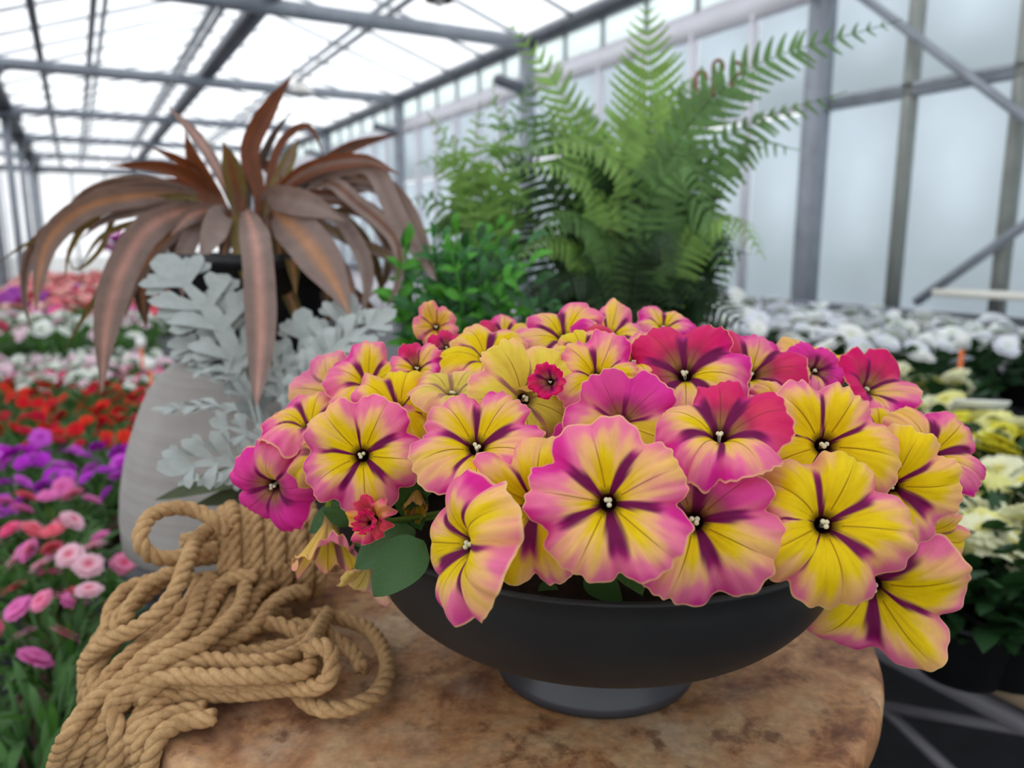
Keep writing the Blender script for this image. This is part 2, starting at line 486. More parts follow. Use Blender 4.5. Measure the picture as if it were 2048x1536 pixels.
child('screen_rail', STEEL, roof, lambda m: m.bar(GH(U0, 2.35, EAVE + 0.08), GH(U1, 2.35, EAVE + 0.08), 0.035, 0.035))
child('water_pipe', STEEL_D, roof, lambda m: m.tube([GH(U0, -0.14, EAVE + 0.08), GH(U1, -0.14, EAVE + 0.08)], 0.035, 10), True)
child('water_pipe', STEEL, roof, lambda m: m.tube([GH(U0, 0.28, EAVE + 0.08), GH(U1, 0.28, EAVE + 0.08)], 0.028, 10), True)

# lamps hung from the beams
def hang_lamp(px, py, u_beam, r, srgb, label):
    rr = ray(px, py); d = u_beam / rr.dot(U)
    p = CAM + rr * d
    t = thing('hanging_lamp', label, 'lamp', None, p)
    m = MB(); m.lathe([(0.02, r * 1.1), (r * 0.5, r * 0.9), (r * 0.9, r * 0.4), (r, 0), (r * 0.93, 0.0), (r * 0.8, r * 0.35), (0.02, r * 0.75)], 24)
    m.obj('lamp_shade', flat('lamp_shade_enamel', srgb, 0.5, 0.05, 5), t)
    m = MB(); m.tube([(0, 0, r), (0, 0, EAVE + CAMZ - p[2] + 0.0)], 0.008, 8)
    m.obj('cord', STEEL_D, t)
    m = MB(); m.lathe([(0.001, -0.05), (0.03, -0.03), (0.04, 0.02), (0.03, 0.1), (0.001, 0.12)], 16)
    m.obj('bulb', flat('lamp_bulb_frosted', (236, 236, 230), 0.3, 0.02, 3), t)
hang_lamp(600, 190, 9.3, 0.17, (240, 236, 232), 'white dome lamp hanging from the beam behind the brown plant')
hang_lamp(878, 2, 5.6, 0.11, (150, 128, 122), 'brownish lamp hanging under the roof at the top edge')

# ---------------------------------------------------------------- drum, bowl, vase, stand
BLACK = flat('matt_black_bowl', (36, 37, 38), 0.55, 0.12, 25, 0.0, 0.35)
FOOTM = flat('satin_black_foot', (48, 49, 56), 0.35, 0.08, 25, 0.0, 0.5)
DRUMW = flat('white_drum_paint', (222, 220, 214), 0.5, 0.08, 6)
SOIL = flat('potting_soil', (38, 28, 22), 0.95, 0.4, 120, 0, 0.1, 0.8)
POTBLACK = flat('black_plastic_pot', (22, 22, 26), 0.45, 0.1, 30)
STANDM = flat('dark_stand', (46, 43, 52), 0.6, 0.15, 12)
RUST = rust_mat()

DC, DR = np.array([0.0, 0.608]), 0.284
t = thing('steel_drum', 'white steel drum with rusty brown lid holding the flower bowl and rope', 'drum', None, (DC[0], DC[1], FLOOR))
H = -FLOOR
m = MB(); m.lathe([(0.001, H - 0.004), (DR * 0.5, H - 0.0035), (DR * 0.9, H - 0.003), (DR - 0.018, H - 0.002), (DR - 0.008, H), (DR - 0.002, H - 0.003), (DR, H - 0.009), (DR, H - 0.022), (DR - 0.004, H - 0.026)], 128)
m.obj('lid', RUST, t)
m = MB()
pr = [(DR - 0.012, H - 0.024), (DR - 0.008, H - 0.03)]
for zc in (0.60, 0.30):
    pr += [(DR - 0.008, zc + 0.03), (DR - 0.002, zc + 0.01), (DR - 0.002, zc - 0.01), (DR - 0.008, zc - 0.03)]
pr += [(DR - 0.008, 0.02), (DR, 0.012), (DR, 0.0), (DR - 0.02, 0.0)]
m.lathe(pr, 96); m.obj('shell', DRUMW, t)

BC = np.array([0.060, 0.518]); BR, BH = 0.163, 0.122
t = thing('flower_bowl', 'matt black footed bowl on the rusty drum, filled with petunias', 'bowl', None, (BC[0], BC[1], 0.0))
m = MB(); m.lathe([(0.001, 0.001), (0.063, 0.0), (0.0705, 0.0), (0.0715, 0.003), (0.0705, 0.007), (0.064, 0.018), (0.060, 0.030), (0.059, 0.046), (0.001, 0.044)], 72); m.obj('foot', FOOTM, t)
m = MB()
pr = [(0.001, 0.041), (0.062, 0.042)]
for a in np.linspace(0.22, 1.0, 14):
    pr.append((0.060 + (BR - 0.060) * math.sin(a * math.pi / 2) ** 0.9, 0.042 + (BH - 0.042) * (1 - math.cos(a * math.pi / 2)) ** 1.12))
pr += [(BR + 0.0015, BH + 0.001), (BR, BH + 0.003), (BR - 0.003, BH + 0.0025), (BR - 0.0045, BH)]
for a in np.linspace(0.95, 0.25, 8):
    pr.append((0.055 + (BR - 0.060) * math.sin(a * math.pi / 2) ** 0.9, 0.049 + (BH - 0.044) * (1 - math.cos(a * math.pi / 2)) ** 1.12))
pr.append((0.001, 0.052))
m.lathe(pr, 120); m.obj('basin', BLACK, t)
m = MB()
pr = [(0.001, 0.112), (0.08, 0.110), (0.12, 0.106), (0.147, 0.100)]
m.lathe(pr, 60); m.obj('soil', SOIL, t)

STX = -0.478
STZ = -0.108
t = thing('plant_stand', 'dark low stand behind the drum under the vase and ferns', 'stand', None, (-0.05, 1.25, FLOOR))
m = MB(); m.box((STX + 0.05, 0.897 - 1.25, STZ - FLOOR - 0.03), (0.40, 0.19, STZ - FLOOR)); m.obj('top', STANDM, t, False)
for x in (STX + 0.09, 0.36):
    for y in (-0.31, 0.15):
        m = MB(); m.box((x - 0.025, y - 0.025, 0), (x + 0.025, y + 0.025, STZ - FLOOR - 0.03)); m.obj('leg', STANDM, t, False)

# grey stoneware vase; the profile is read off at its own distance
VY = 1.062
def at_y(px, py, Y):
    r = ray(px, py); d = Y / r[1]
    return CAM + r * d, d
VX = at_y(516, 900, VY)[0][0]
prof = [(0.0, STZ), (0.15, STZ)]
for py, rp in ((1085, 262), (1050, 271), (1000, 274), (950, 270), (900, 260), (860, 248), (820, 233), (790, 220), (765, 206), (745, 190), (730, 172), (722, 155), (719, 138), (722, 128), (730, 122)):
    p, d = at_y(516, py, VY)
    prof.append((rp * 0.93 * d / F, max(p[2], STZ + 0.004)))
zt = prof[-1][1]
prof += [(prof[-1][0] - 0.004, zt - 0.03), (0.0, zt - 0.035)]
m = MB(); m.lathe(prof, 96, None, (0, 0, 0))
def vase_mat():
    mm, nt, b = new_mat('grey_stoneware')
    f = noise(nt, 14, 6, rough=0.6)
    tc = nd(nt, 'ShaderNodeTexCoord'); mp = nd(nt, 'ShaderNodeMapping'); mp.inputs['Scale'].default_value = (1, 1, 60)
    nt.links.new(tc.outputs['Object'], mp.inputs[0])
    g = noise(nt, 2.0, 3, mp.outputs[0])
    c = mixc(nt, 0.5, ramp(nt, f, [(0.3, lin((138, 132, 128))), (0.7, lin((164, 158, 154)))]), ramp(nt, g, [(0.35, lin((140, 134, 131))), (0.65, lin((162, 157, 153)))]))
    nt.links.new(c, b.inputs['Base Color']); b.inputs['Roughness'].default_value = 0.8
    bump(nt, b, g, 0.15, 0.002)
    return mm
o = m.obj('stoneware_vase', vase_mat(), None, True, (VX, VY, 0))
tag(o, 'rounded grey stoneware vase with fine rings under the brown-leaved plant', 'vase')

# ---------------------------------------------------------------- rope
def rope_mat():
    mm, nt, b = new_mat('jute_rope')
    f = noise(nt, 220, 5, rough=0.7); g = noise(nt, 30, 3)
    c = mixc(nt, 0.5, ramp(nt, f, [(0.3, lin((138, 104, 68))), (0.6, lin((202, 166, 122)))]), ramp(nt, g, [(0.3, lin((158, 122, 82))), (0.7, lin((200, 164, 118)))]))
    nt.links.new(c, b.inputs['Base Color']); b.inputs['Roughness'].default_value = 0.9; b.inputs['Specular IOR Level'].default_value = 0.1
    bump(nt, b, f, 0.6, 0.002)
    return mm
ROPE = rope_mat()
ROPE_R = 0.0057
rope = thing('jute_rope', 'bundle of twisted jute rope heaped on the drum and hanging over its edge', 'rope', None, (-0.2, 0.5, 0))
def rope_run(P, r=ROPE_R, name='rope_strand'):
    P = np.asarray(P, float)
    L = np.linalg.norm(np.diff(P, axis=0), axis=1).sum()
    n = max(12, int(L / 0.0023))
    C = spline(P, n)
    T = unit(np.gradient(C, axis=0)); N, B = frames(T)
    s = np.linspace(0, L, n)
    m = MB()
    for k in range(3):
        a = s / 0.027 * 2 * math.pi + k * 2 * math.pi / 3
        Q = C + (np.cos(a)[:, None] * N + np.sin(a)[:, None] * B) * r * 0.50
        m.tube(Q, r * 0.56, 8)
    return m.obj(name, ROPE, rope, True, (0.2, -0.5, 0))
def cz(pts):      # points read in the lower-left crop of the photo, with heights above the lid
    out = []
    for x, y, z in pts:
        out.append(PZ(x * 0.3418, 1011 + y * 0.3418, z))
    return out
RUNS = [
 [(1330, 160, .085), (1260, 90, .095), (1160, 35, .100), (1030, 15, .104), (900, 50, .103), (832, 140, .098), (828, 230, .090), (890, 295, .080), (1000, 310, .074), (1100, 285, .074), (1260, 250, .07)],
 [(1230, 130, .078), (1150, 200, .080), (1090, 330, .076), (1035, 480, .066), (940, 610, .056), (800, 715, .046), (640, 790, .036), (520, 890, .022), (505, 960, .008), (540, 1060, -.01)],
 [(1240, 420, .052), (1170, 520, .050), (1110, 680, .044), (1010, 790, .040), (860, 880, .036), (740, 1000, .030), (600, 1105, .022), (480, 1220, .014), (385, 1370, .004), (330, 1520, -.020), (315, 1640, -.05)],
 [(1440, 440, .046), (1410, 580, .042), (1320, 690, .040), (1190, 800, .037), (1000, 880, .035), (860, 965, .030), (730, 1090, .024), (650, 1180, .018), (690, 1330, .006), (680, 1500, -.014), (670, 1640, -.05)],
 [(1180, 430, .046), (1090, 590, .040), (930, 740, .034), (780, 860, .030), (640, 1000, .022), (540, 1180, .010), (520, 1330, -.004), (470, 1480, -.022), (450, 1640, -.05)],
 [(1650, 440, .034), (1560, 470, .036), (1490, 540, .034), (1420, 680, .030), (1290, 770, .028), (1120, 850, .026), (960, 930, .026)],
 [(1800, 500, .030), (1690, 515, .034), (1580, 590, .032), (1480, 720, .028), (1300, 815, .026), (1100, 900, .024), (980, 1000, .022), (880, 1080, .018)],
 [(1890, 680, .026), (1800, 820, .030), (1640, 900, .032), (1430, 920, .030), (1200, 905, .028), (1040, 960, .026), (930, 1040, .022), (800, 1150, .018)],
 [(1840, 880, .030), (1800, 960, .033), (1600, 990, .031), (1300, 1005, .028), (1020, 1000, .026), (860, 1050, .024), (740, 1130, .020), (640, 1240, .012), (560, 1400, -.006), (520, 1540, -.03), (510, 1640, -.05)],
 [(1790, 850, .040), (1880, 820, .046), (1945, 880, .042), (1930, 1000, .034), (1850, 1060, .026), (1650, 1070, .018), (1450, 1095, .013), (1230, 1105, .011), (1010, 1130, .010), (880, 1220, .010), (790, 1330, .006), (740, 1450, -.012), (720, 1640, -.05)],
 [(1740, 1090, .009), (1800, 1150, .008), (1900, 1190, .008), (2048, 1180, .008), (2180, 1120, .008), (2260, 1000, .008), (2250, 860, .008), (2150, 720, .008), (1980, 660, .010), (1830, 640, .016)],
 [(1200, 1190, .008), (1020, 1220, .008), (880, 1290, .008), (820, 1400, .000), (815, 1530, -.018), (820, 1640, -.05)],
 [(1770, 760, .022), (1620, 695, .026), (1460, 715, .026), (1320, 800, .024), (1150, 860, .020)],
 [(880, 440, .040), (740, 490, .036), (650, 610, .030), (630, 740, .024), (560, 840, .018), (520, 960, .008), (500, 1150, -.012), (480, 1300, -.03)],
 [(1010, 410, .044), (830, 540, .038), (700, 650, .032), (690, 760, .028), (600, 880, .020), (560, 1000, .010), (590, 1150, .004)],
 [(1120, 360, .056), (980, 400, .052), (860, 470, .046), (760, 600, .038), (730, 700, .032)],
 [(1560, 830, .012), (1400, 860, .014), (1250, 950, .016), (1050, 1060, .014), (900, 1150, .012)],
 [(1700, 640, .014), (1550, 640, .018), (1380, 620, .022), (1250, 600, .026), (1130, 620, .030), (1000, 560, .036)],
 [(1900, 980, .012), (1750, 860, .014), (1620, 830, .016), (1500, 880, .016), (1350, 960, .016), (1160, 1000, .016), (950, 1100, .014), (820, 1230, .010), (760, 1380, .000), (770, 1540, -.025), (760, 1640, -.05)],
 [(2120, 960, .010), (2080, 880, .012), (1980, 800, .016), (1850, 720, .020), (1700, 700, .020)],
 [(1500, 410, .050), (1350, 430, .050), (1230, 520, .046), (1160, 640, .040), (1050, 700, .036), (930, 800, .032), (820, 930, .028), (700, 1080, .022)],
 [(620, 830, .024), (560, 940, .012), (530, 1090, -.004), (590, 1260, -.010), (610, 1420, -.020), (580, 1640, -.05)],
 [(640, 700, .020), (570, 800, .012), (520, 900, .002), (500, 1020, -.012), (530, 1200, -.02)],
]
EXTRA = [[(x + dx + 12 * math.sin(i * 1.7 + dx), y + dy, z + dz) for i, (x, y, z) in enumerate(RUNS[k])] for k, dx, dy, dz in ((2, 70, 40, -.008), (3, -60, 30, -.009), (7, 20, -55, -.010), (8, 0, 45, -.010), (11, 60, 50, .0))]
for r_ in RUNS + EXTRA:
    rope_run(cz([(x, y, max(z, .0062) if y < 1200 and x > 900 else z) for x, y, z in r_]))
# the wound part of the bundle: turns round the other strands
A0, A1 = PZ(1300 * .3418, 1011 + 300 * .3418, .050), PZ(1835 * .3418, 1011 + 250 * .3418, .045)
ax = unit(A1 - A0); e1 = unit(np.cross(ax, (0, 0, 1))); e2 = np.cross(e1, ax)
nt_ = 13
for k in range(nt_):
    c = A0 + (A1 - A0) * (k + 0.5) / nt_
    a = np.linspace(0, 2 * math.pi * 1.02, 26)
    rr_ = 0.036 + 0.004 * math.sin(k * 2.1)
    P = c + np.outer(np.cos(a), e1) * rr_ * 0.95 + np.outer(np.sin(a), e2) * rr_ + np.outer(a / (2 * math.pi) - 0.5, ax) * np.linalg.norm(A1 - A0) / nt_ * 1.1
    rope_run(P, name='wound_turn')
for k in range(4):      # core strands the turns are wound round
    a = k * math.pi / 2 + 0.4
    off = (e1 * math.cos(a) + e2 * math.sin(a)) * 0.016
    rope_run([A0 - ax * 0.03 + off, A0 + off, (A0 + A1) / 2 + off * 1.1, A1 + off, A1 + ax * 0.02 + off], name='core_strand')

# ---------------------------------------------------------------- petunias
PETAL = petal_mat()
PLEAF = leafy('petunia_leaf', (52, 92, 38), 0.45, 0.3, 80, 0.25, 0.4)
CALYX = leafy('petunia_calyx', (132, 158, 48), 0.5, 0.2, 120, 0.3)
STEMM = leafy('petunia_stem', (96, 124, 46), 0.5, 0.2, 120, 0.15)
ANTHER = flat('pollen_cream', (226, 220, 190), 0.7, 0.1, 300)
STIGMA = flat('stigma_green', (128, 150, 60), 0.5, 0.1, 300)

Yc, Lc, PEc, PKc, MGc, CRc, PUc, DKc, TBc = [lin(c) for c in ((246, 214, 10), (226, 214, 70), (255, 200, 128), (250, 128, 170), (232, 44, 160), (222, 8, 102), (120, 20, 82), (62, 12, 18), (196, 190, 90))]
ECEN = np.array([BC[0], BC[1] - 0.005, 0.118]); EAX = np.array([0.238, 0.215, 0.128])

def on_dome(px, py, k=1.0):
    """depth at which the line of sight meets the flower dome"""
    r = ray(px, py) / EAX; o = (CAM - ECEN) / EAX
    a, b, c = r.dot(r), 2 * r.dot(o), o.dot(o) - k * k
    d = b * b - 4 * a * c
    return (-b - math.sqrt(d)) / (2 * a) if d > 0 else -b / (2 * a)

def wrap(a):
    return (a + math.pi) % (2 * math.pi) - math.pi

def corolla(R, roll, pk, rs, na=150, nr=26, rec=0.22, ruffle=0.06, crim=(), mag=(), bends=None, ext=0.62, sw=1.0, closed=0.0, pal=None, cup=0.0, notch=0.17, size=(1,) * 5, lime=0.0, point=0.0, swk=None, vary=1.0):
    na = (na // 10) * 10
    th = np.linspace(0, 2 * math.pi, na + 1) + roll + math.pi / 5     # seam on a thin vein
    rel = th - roll
    ds = np.abs(wrap(5 * rel)) / 5                 # to the nearest broad stripe
    dm = math.pi / 5 - ds                          # to the nearest thin vein (lobe middle)
    lobe = np.floor(rel / (2 * math.pi / 5) + 1e-6).astype(int) % 5
    strp = np.round(rel / (2 * math.pi / 5)).astype(int) % 5
    # smooth per-lobe values
    def per_lobe(vals):
        vals = np.asarray(vals, float)
        f = (rel / (2 * math.pi / 5) - 0.5) % 5
        i = np.floor(f).astype(int) % 5; g = f - np.floor(f)
        g = sm(0.25, 0.75, g)
        return vals[i] * (1 - g) + vals[(i + 1) % 5] * g
    sz = per_lobe(np.asarray(size) * (1 + rs.uniform(-0.06, 0.06, 5)))
    O = 1 - notch * np.exp(-(ds / 0.14) ** 2) - 0.04 * np.exp(-(dm / 0.08) ** 2) + point * np.exp(-(dm / 0.2) ** 2)
    ph = rs.uniform(0, 6.28, 12)
    O = O * sz + sum(0.007 * rs.normal() * np.sin(f_ * th + rs.uniform(0, 6.28)) for f_ in (11, 14, 17, 19, 22, 27, 31, 38, 47))
    fr = rs.integers(6, 12, 3)
    wav = 0.6 * np.sin(fr[0] * th + ph[2]) + 0.45 * np.sin(fr[1] * th + ph[3]) + 0.35 * np.sin((fr[2] + 5) * th + ph[4])
    low = np.sin(th * 2 + ph[5]) * 0.5 + np.sin(th * 3 + ph[6]) * 0.5
    bd = per_lobe((np.zeros(5) if bends is None else np.asarray(bends, float)) + rs.uniform(-0.24, 0.18, 5) * vary)
    nt0 = 7
    tt = np.linspace(0, 1, nr) ** 0.9
    T2, TH = np.meshgrid(tt, th, indexing='ij')
    wp = rs.uniform(0, 6.28, 2); TH = TH + (0.085 * np.sin(2 * TH + wp[0]) + 0.06 * np.sin(3 * TH + wp[1])) * T2 ** 1.5
    mouth = 0.11
    rr = mouth + (O[None] - mouth) * T2
    rr = rr * (1 - closed * 0.72 * T2)
    z = -0.34 * (1 - T2) ** 3.2 - rec * (0.5 * T2 ** 2 + 0.7 * T2 ** 4) + cup * T2 ** 1.5
    z += 0.075 * np.cos(5 * rel[None]) * -1 * T2 ** 1.3 * (1 - 0.3 * T2)       # lobes arched, junctions sunk
    z += -0.05 * np.exp(-(ds[None] / 0.13) ** 2) * T2 ** 0.8 * (1 - 0.4 * T2) - 0.016 * np.exp(-(dm[None] / 0.06) ** 2) * T2 - 0.07 * T2 ** 7
    z += 1.2 * ruffle * wav[None] * T2 ** 3 + 0.12 * low[None] * T2 ** 2
    z += bd[None] * T2 ** 2
    z += closed * 0.95 * T2
    rr = rr * (1 - 0.22 * np.abs(bd[None]) * T2 ** 2)
    # fine creases along the petal
    z += 0.006 * np.sin(37 * TH + ph[7]) * T2 * (1 - T2)
    # colour
    rn = np.random.default_rng(int(rs.integers(1e9)))
    q = rn.uniform(0, 6.28, 8)
    nz = 0.5 * np.sin(3 * TH + q[0] + 3 * T2) + 0.4 * np.sin(7 * TH + q[1] - 5 * T2) + 0.3 * np.sin(13 * TH + q[2] + 4 * T2) + 0.25 * np.sin(29 * TH + q[3] + 2 * T2)
    lp = per_lobe(rs.uniform(-0.34, 0.30, 5))
    mval = pk + 1.15 * (T2 - 0.55) + 0.24 * np.cos(5 * rel[None]) * T2 + 0.20 * nz + 0.22 * np.sin(2 * TH + q[5] + 2.5 * T2) * T2 + lp[None] * T2
    mix = lambda a, b, w: a * (1 - w[..., None]) + b * w[..., None]
    base = np.broadcast_to(Yc * (1 - lime) + Lc * lime, (*T2.shape, 3))
    C = mix(base, PEc, sm(0.10, 0.45, mval)); C = mix(C, PKc, sm(0.42, 0.80, mval)); C = mix(C, MGc, sm(0.82, 1.25, mval))
    for lst, colr in ((crim, CRc), (mag, MGc)):
        if lst:
            w = np.zeros(5); w[list(lst)] = 1
            C = mix(C, colr, per_lobe(w)[None] * sm(0.05, 0.35, T2) * 0.93)
            C = mix(C, PUc, per_lobe(w)[None] * (1 - sm(0.15, 0.55, T2)) * 0.7)
    w5 = (np.asarray(swk, float) if swk is not None else rs.uniform(0.22, 1.15, 5)) * sw
    e5 = ext * rs.uniform(0.85, 1.15, 5)
    dl = np.abs(ds)[None] * (mouth + (1 - mouth) * T2)
    hw = w5[strp][None] * (0.030 + 0.045 * np.sin(np.pi * np.clip(T2 * 1.1, 0, 1)))
    sn = 0.012 * np.sin(19 * TH + q[4] + 9 * T2)
    mk = (1 - sm(hw * 0.65, hw * 1.3 + 0.01, dl + sn)) * (1 - sm(e5[strp][None] - 0.12, e5[strp][None] + 0.16, T2))
    fadec = sm(e5[strp][None] - 0.25, e5[strp][None] + 0.1, T2)
    SC = mix(np.broadcast_to(PUc, C.shape), MGc * 0.8, fadec)
    C = mix(C, np.zeros(3), mk) + SC * mk[..., None]
    C = mix(C, DKc, (1 - sm(0.0, 0.13, T2)) * 0.85)
    if pal is not None:
        C = C * (1 - pal[1]) + lin(pal[0]) * pal[1]
    # tube
    k = np.linspace(0, 1, nt0)[:-1]
    tr_ = 0.05 + (mouth - 0.05) * k
    tz = -0.72 + (0.72 - 0.34) * k
    tr_[0] = 0.002
    X = np.concatenate([np.broadcast_to(tr_[:, None], (len(k), na + 1)), rr]); Z = np.concatenate([np.broadcast_to(tz[:, None], (len(k), na + 1)), z])
    A = np.concatenate([np.broadcast_to(th, (len(k), na + 1)), TH])
    CC = np.concatenate([np.broadcast_to(DKc * 0.7, (len(k), na + 1, 3)), C])
    v = np.stack([X * np.cos(A), X * np.sin(A), Z], -1) * R
    uv = np.zeros((*X.shape, 4))
    TT = np.concatenate([np.zeros((len(k), na + 1)), T2])
    uv[..., 0] = dm[None] * X; uv[:len(k) + 2, :, 0] = 1; uv[..., 1] = TT
    uv[..., 2] = (A - roll) * 9 + rs.uniform(0, 50); uv[..., 3] = TT * 1.6 + rs.uniform(0, 50)
    return v.reshape(-1, 3), X.shape[0], na + 1, CC.reshape(-1, 3), uv.reshape(-1, 4), float(0.72 * R)

plant = thing('petunia_plant', 'bushy petunia in the black bowl with yellow, pink and crimson striped trumpets', 'petunia', None, (BC[0], BC[1], 0.108))
PO = np.array([BC[0], BC[1], 0.108])

def stamen_mesh(R, rs):
    m = MB()
    pts = []
    for i in range(3):
        a = i * 2.1 + rs.uniform(0, 1)
        c = np.array([0.035 * math.cos(a), 0.035 * math.sin(a), -0.29 + 0.02 * i]) * R
        pts.append(c)
        m.tube([np.array([0, 0, -0.62 * R]), np.array([c[0] * .5, c[1] * .5, -0.45 * R]), c], 0.008 * R, 5)
        aa = np.linspace(0, math.pi, 6)
        prof = np.stack([np.sin(aa) * 0.033 * R, -np.cos(aa) * 0.036 * R], 1)
        m.lathe(prof, 8, None, c)
    return m

def place(o, pos, n, up=None):
    """local +Z along n, local X towards the right of the view"""
    n = unit(n)
    e1 = np.array([1.0, 0, 0]) - n * n[0]
    if np.linalg.norm(e1) < 0.2: e1 = np.array([0, 0, 1.0]) - n * n[2]
    e1 = unit(e1); e2 = np.cross(n, e1)
    M = Matrix(((e1[0], e2[0], n[0], pos[0]), (e1[1], e2[1], n[1], pos[1]), (e1[2], e2[2], n[2], pos[2]), (0, 0, 0, 1)))
    o.matrix_local = M
    return M

seed = [100]
def flower(px, py, rp, face=(0, 0), roll=90, pk=0.5, label=None, doff=0.0, depth=None, stem=True, na=150, nr=26, anthers=True, world=None, **kw):
    seed[0] += 1
    rs = np.random.default_rng(seed[0])
    if world is None:
        d = (depth if depth is not None else on_dome(px, py)) + doff
        pos = PD(px, py, d)
        R = rp * d / F
        r = unit(ray(px, py))
        upc = np.array([0, SP, CP]); rt = np.array([1.0, 0, 0])
        n = unit(-r + rt * face[0] + upc * face[1])
    else:
        pos, n, R = world
    v, nu, nv, C, uv, tail = corolla(R, math.radians(roll), pk, rs, na, nr, **kw)
    m = MB(); m.grid(v, nu, nv, C, uv); m.f[0] = m.f[0][:, ::-1]
    o = m.obj('flower', PETAL, plant)
    M = place(o, pos - PO, n)
    if label: o['label'] = label
    if anthers:
        stamen_mesh(R, rs).obj('stamens', ANTHER, o)
    # calyx with five sepals, and the stalk down into the plant
    m = MB()
    m.lathe([(0.012 * R, -0.81 * R), (0.07 * R, -0.78 * R), (0.088 * R, -0.71 * R), (0.088 * R, -0.61 * R)], 10)
    for k in range(5):
        a = k * 2 * math.pi / 5 + 0.3
        dirv = np.array([math.cos(a), math.sin(a), 0]); sd = np.array([-math.sin(a), math.cos(a), 0])
        pts, fcs = [], []
        for i, (rad, zz, w) in enumerate(((0.090, -0.70, 0.03), (0.11, -0.60, 0.05), (0.14, -0.47, 0.035), (0.18, -0.38, 0.004))):
            for s_ in (-1, 1): pts.append((dirv * rad + sd * w * s_) * R + np.array([0, 0, zz * R]))
            if i: fcs.append([2 * i - 2, 2 * i - 1, 2 * i + 1, 2 * i])
        m.add(pts, fcs)
    cal = m.obj('calyx', CALYX, o)
    if stem:
        root = Vector((float(rs.uniform(-0.05, 0.05)), float(rs.uniform(-0.05, 0.05)), 0.0))
        b0 = Vector((0, 0, -0.79 * R)); b1 = Vector((0, 0, -1.25 * R))
        b3 = M.inverted() @ root
        b2 = M.inverted() @ (root * 0.6 + (M @ b1) * 0.4 + Vector((0, 0, 0.01)))
        m = MB(); m.tube(spline([b0, b1, b2, b3], 14), 0.0017, 6); m.obj('stalk', STEMM, o)
    return o

# --- flowers at the front of the dome, as they stand in the photo
flower(1216, 1002, 172, (0.0, 0.06), -80, 0.62, 'large open flower at the front centre, pink and yellow with purple stripes', doff=-0.028, na=200, nr=34, rec=0.16, ruffle=0.03, swk=(1.6, .9, .9, 1.0, .9), ext=0.72, vary=0.5)
flower(952, 876, 142, (-0.03, 0.5), 92, 0.52, 'open flower with dark throat, pink rim, left of centre', doff=-0.012, na=200, nr=32, rec=0.14, ruffle=0.04, bends=(0, .05, .1, 0, .08))
flower(1660, 880, 158, (0.26, 0.20), -52, 0.20, 'yellow trumpet with one purple stripe, upper right', doff=-0.012, na=200, nr=32, rec=0.30, ruffle=0.05, swk=(1.2, 0.5, 0.4, 0.2, 0.2), ext=0.8)
flower(1662, 1042, 172, (0.26, 0.12), -46, 0.20, 'yellow trumpet with peach edge, lower right', doff=-0.020, na=200, nr=32, rec=0.32, ruffle=0.06, swk=(1.0, 0.8, 0.6, 0.1, 0.1), ext=0.72, bends=(0.0, 0.05, 0, 0, 0.12))
flower(1752, 1194, 168, (0.12, -0.42), -88, 0.26, 'star-shaped yellow and pink flower hanging over the bowl rim at right', depth=0.44, na=200, nr=32, rec=0.10, ruffle=0.08, swk=(1.3, 0.6, 1.5, 0.5, 0.7), ext=0.8, point=0.10, notch=0.2)
flower(1064, 1008, 160, (-0.15, 0.05), -98, 0.22, 'yellow flower half hidden behind the large front flower', doff=0.004, na=180, nr=30, rec=0.18, ruffle=0.04, swk=(1.6, .5, .5, .4, .6), ext=0.7)
flower(1392, 1036, 180, (0.06, 0.10), -70, 0.40, 'flower with one dark magenta lobe above, right of the front flower', doff=-0.004, na=180, nr=30, rec=0.14, ruffle=0.04, mag=(1, 2), swk=(1.3, 1.0, 1.4, 1.2, 1.0), ext=0.7)
flower(896, 1090, 160, (-1.9, -0.05), 214, 0.36, 'narrow flower turned aside at the lower left front', doff=-0.010, na=180, nr=30, rec=0.20, ruffle=0.05, ext=0.75, swk=(1.3, .6, .6, .6, .6))
flower(720, 908, 128, (-0.10, 0.06), 100, 0.42, 'ruffled pink and yellow flower at the left front', na=180, nr=28, rec=0.18, ruffle=0.09, bends=(.12, -.15, -.1, 0, .12), ext=0.7)
flower(618, 826, 104, (-0.15, 2.2), 200, 0.40, 'flat open flower seen edge-on at the left', na=150, nr=26, rec=0.12, ruffle=0.09, doff=-0.005)
flower(528, 985, 105, (-0.62, -0.45), 120, 0.75, 'magenta flower hanging at the far left', na=150, nr=26, rec=0.22, ruffle=0.06, mag=(0, 1, 2, 3), depth=0.475, sw=0.8)
flower(572, 900, 100, (-0.95, -0.10), 60, 0.55, 'brownish flower seen from the side at the left', na=130, nr=24, rec=0.05, ruffle=0.08, depth=0.50, pal=((196, 140, 86), 0.35), closed=0.25)
flower(796, 800, 105, (-0.05, 0.7), 118, 0.10, 'bright yellow flower behind the ruffled one at left', na=150, nr=26, rec=0.20, ruffle=0.08, swk=(1.0, .3, .2, .2, .3), ext=0.8)
flower(1444, 842, 140, (0.12, 1.0), -28, 0.62, 'deep pink flower with dark throat, right of centre', doff=-0.028, na=180, nr=30, rec=0.14, ruffle=0.05, crim=(0, 1), ext=0.75, swk=(1.2, 1.3, 1.4, 1.2, .8))
flower(1368, 728, 132, (-0.05, 0.62), 88, 0.62, 'large crimson flower standing tall at the back right', doff=-0.004, na=180, nr=28, rec=0.12, ruffle=0.06, crim=(0, 1, 4), ext=0.8, sw=1.2)
flower(1245, 842, 120, (0.02, 0.12), 80, 0.40, 'flower with a pale pink and a purple petal behind the front one', doff=0.010, na=150, nr=26, rec=0.05, mag=(0, 4), ext=0.6, pal=((186, 60, 140), 0.12), anthers=False)
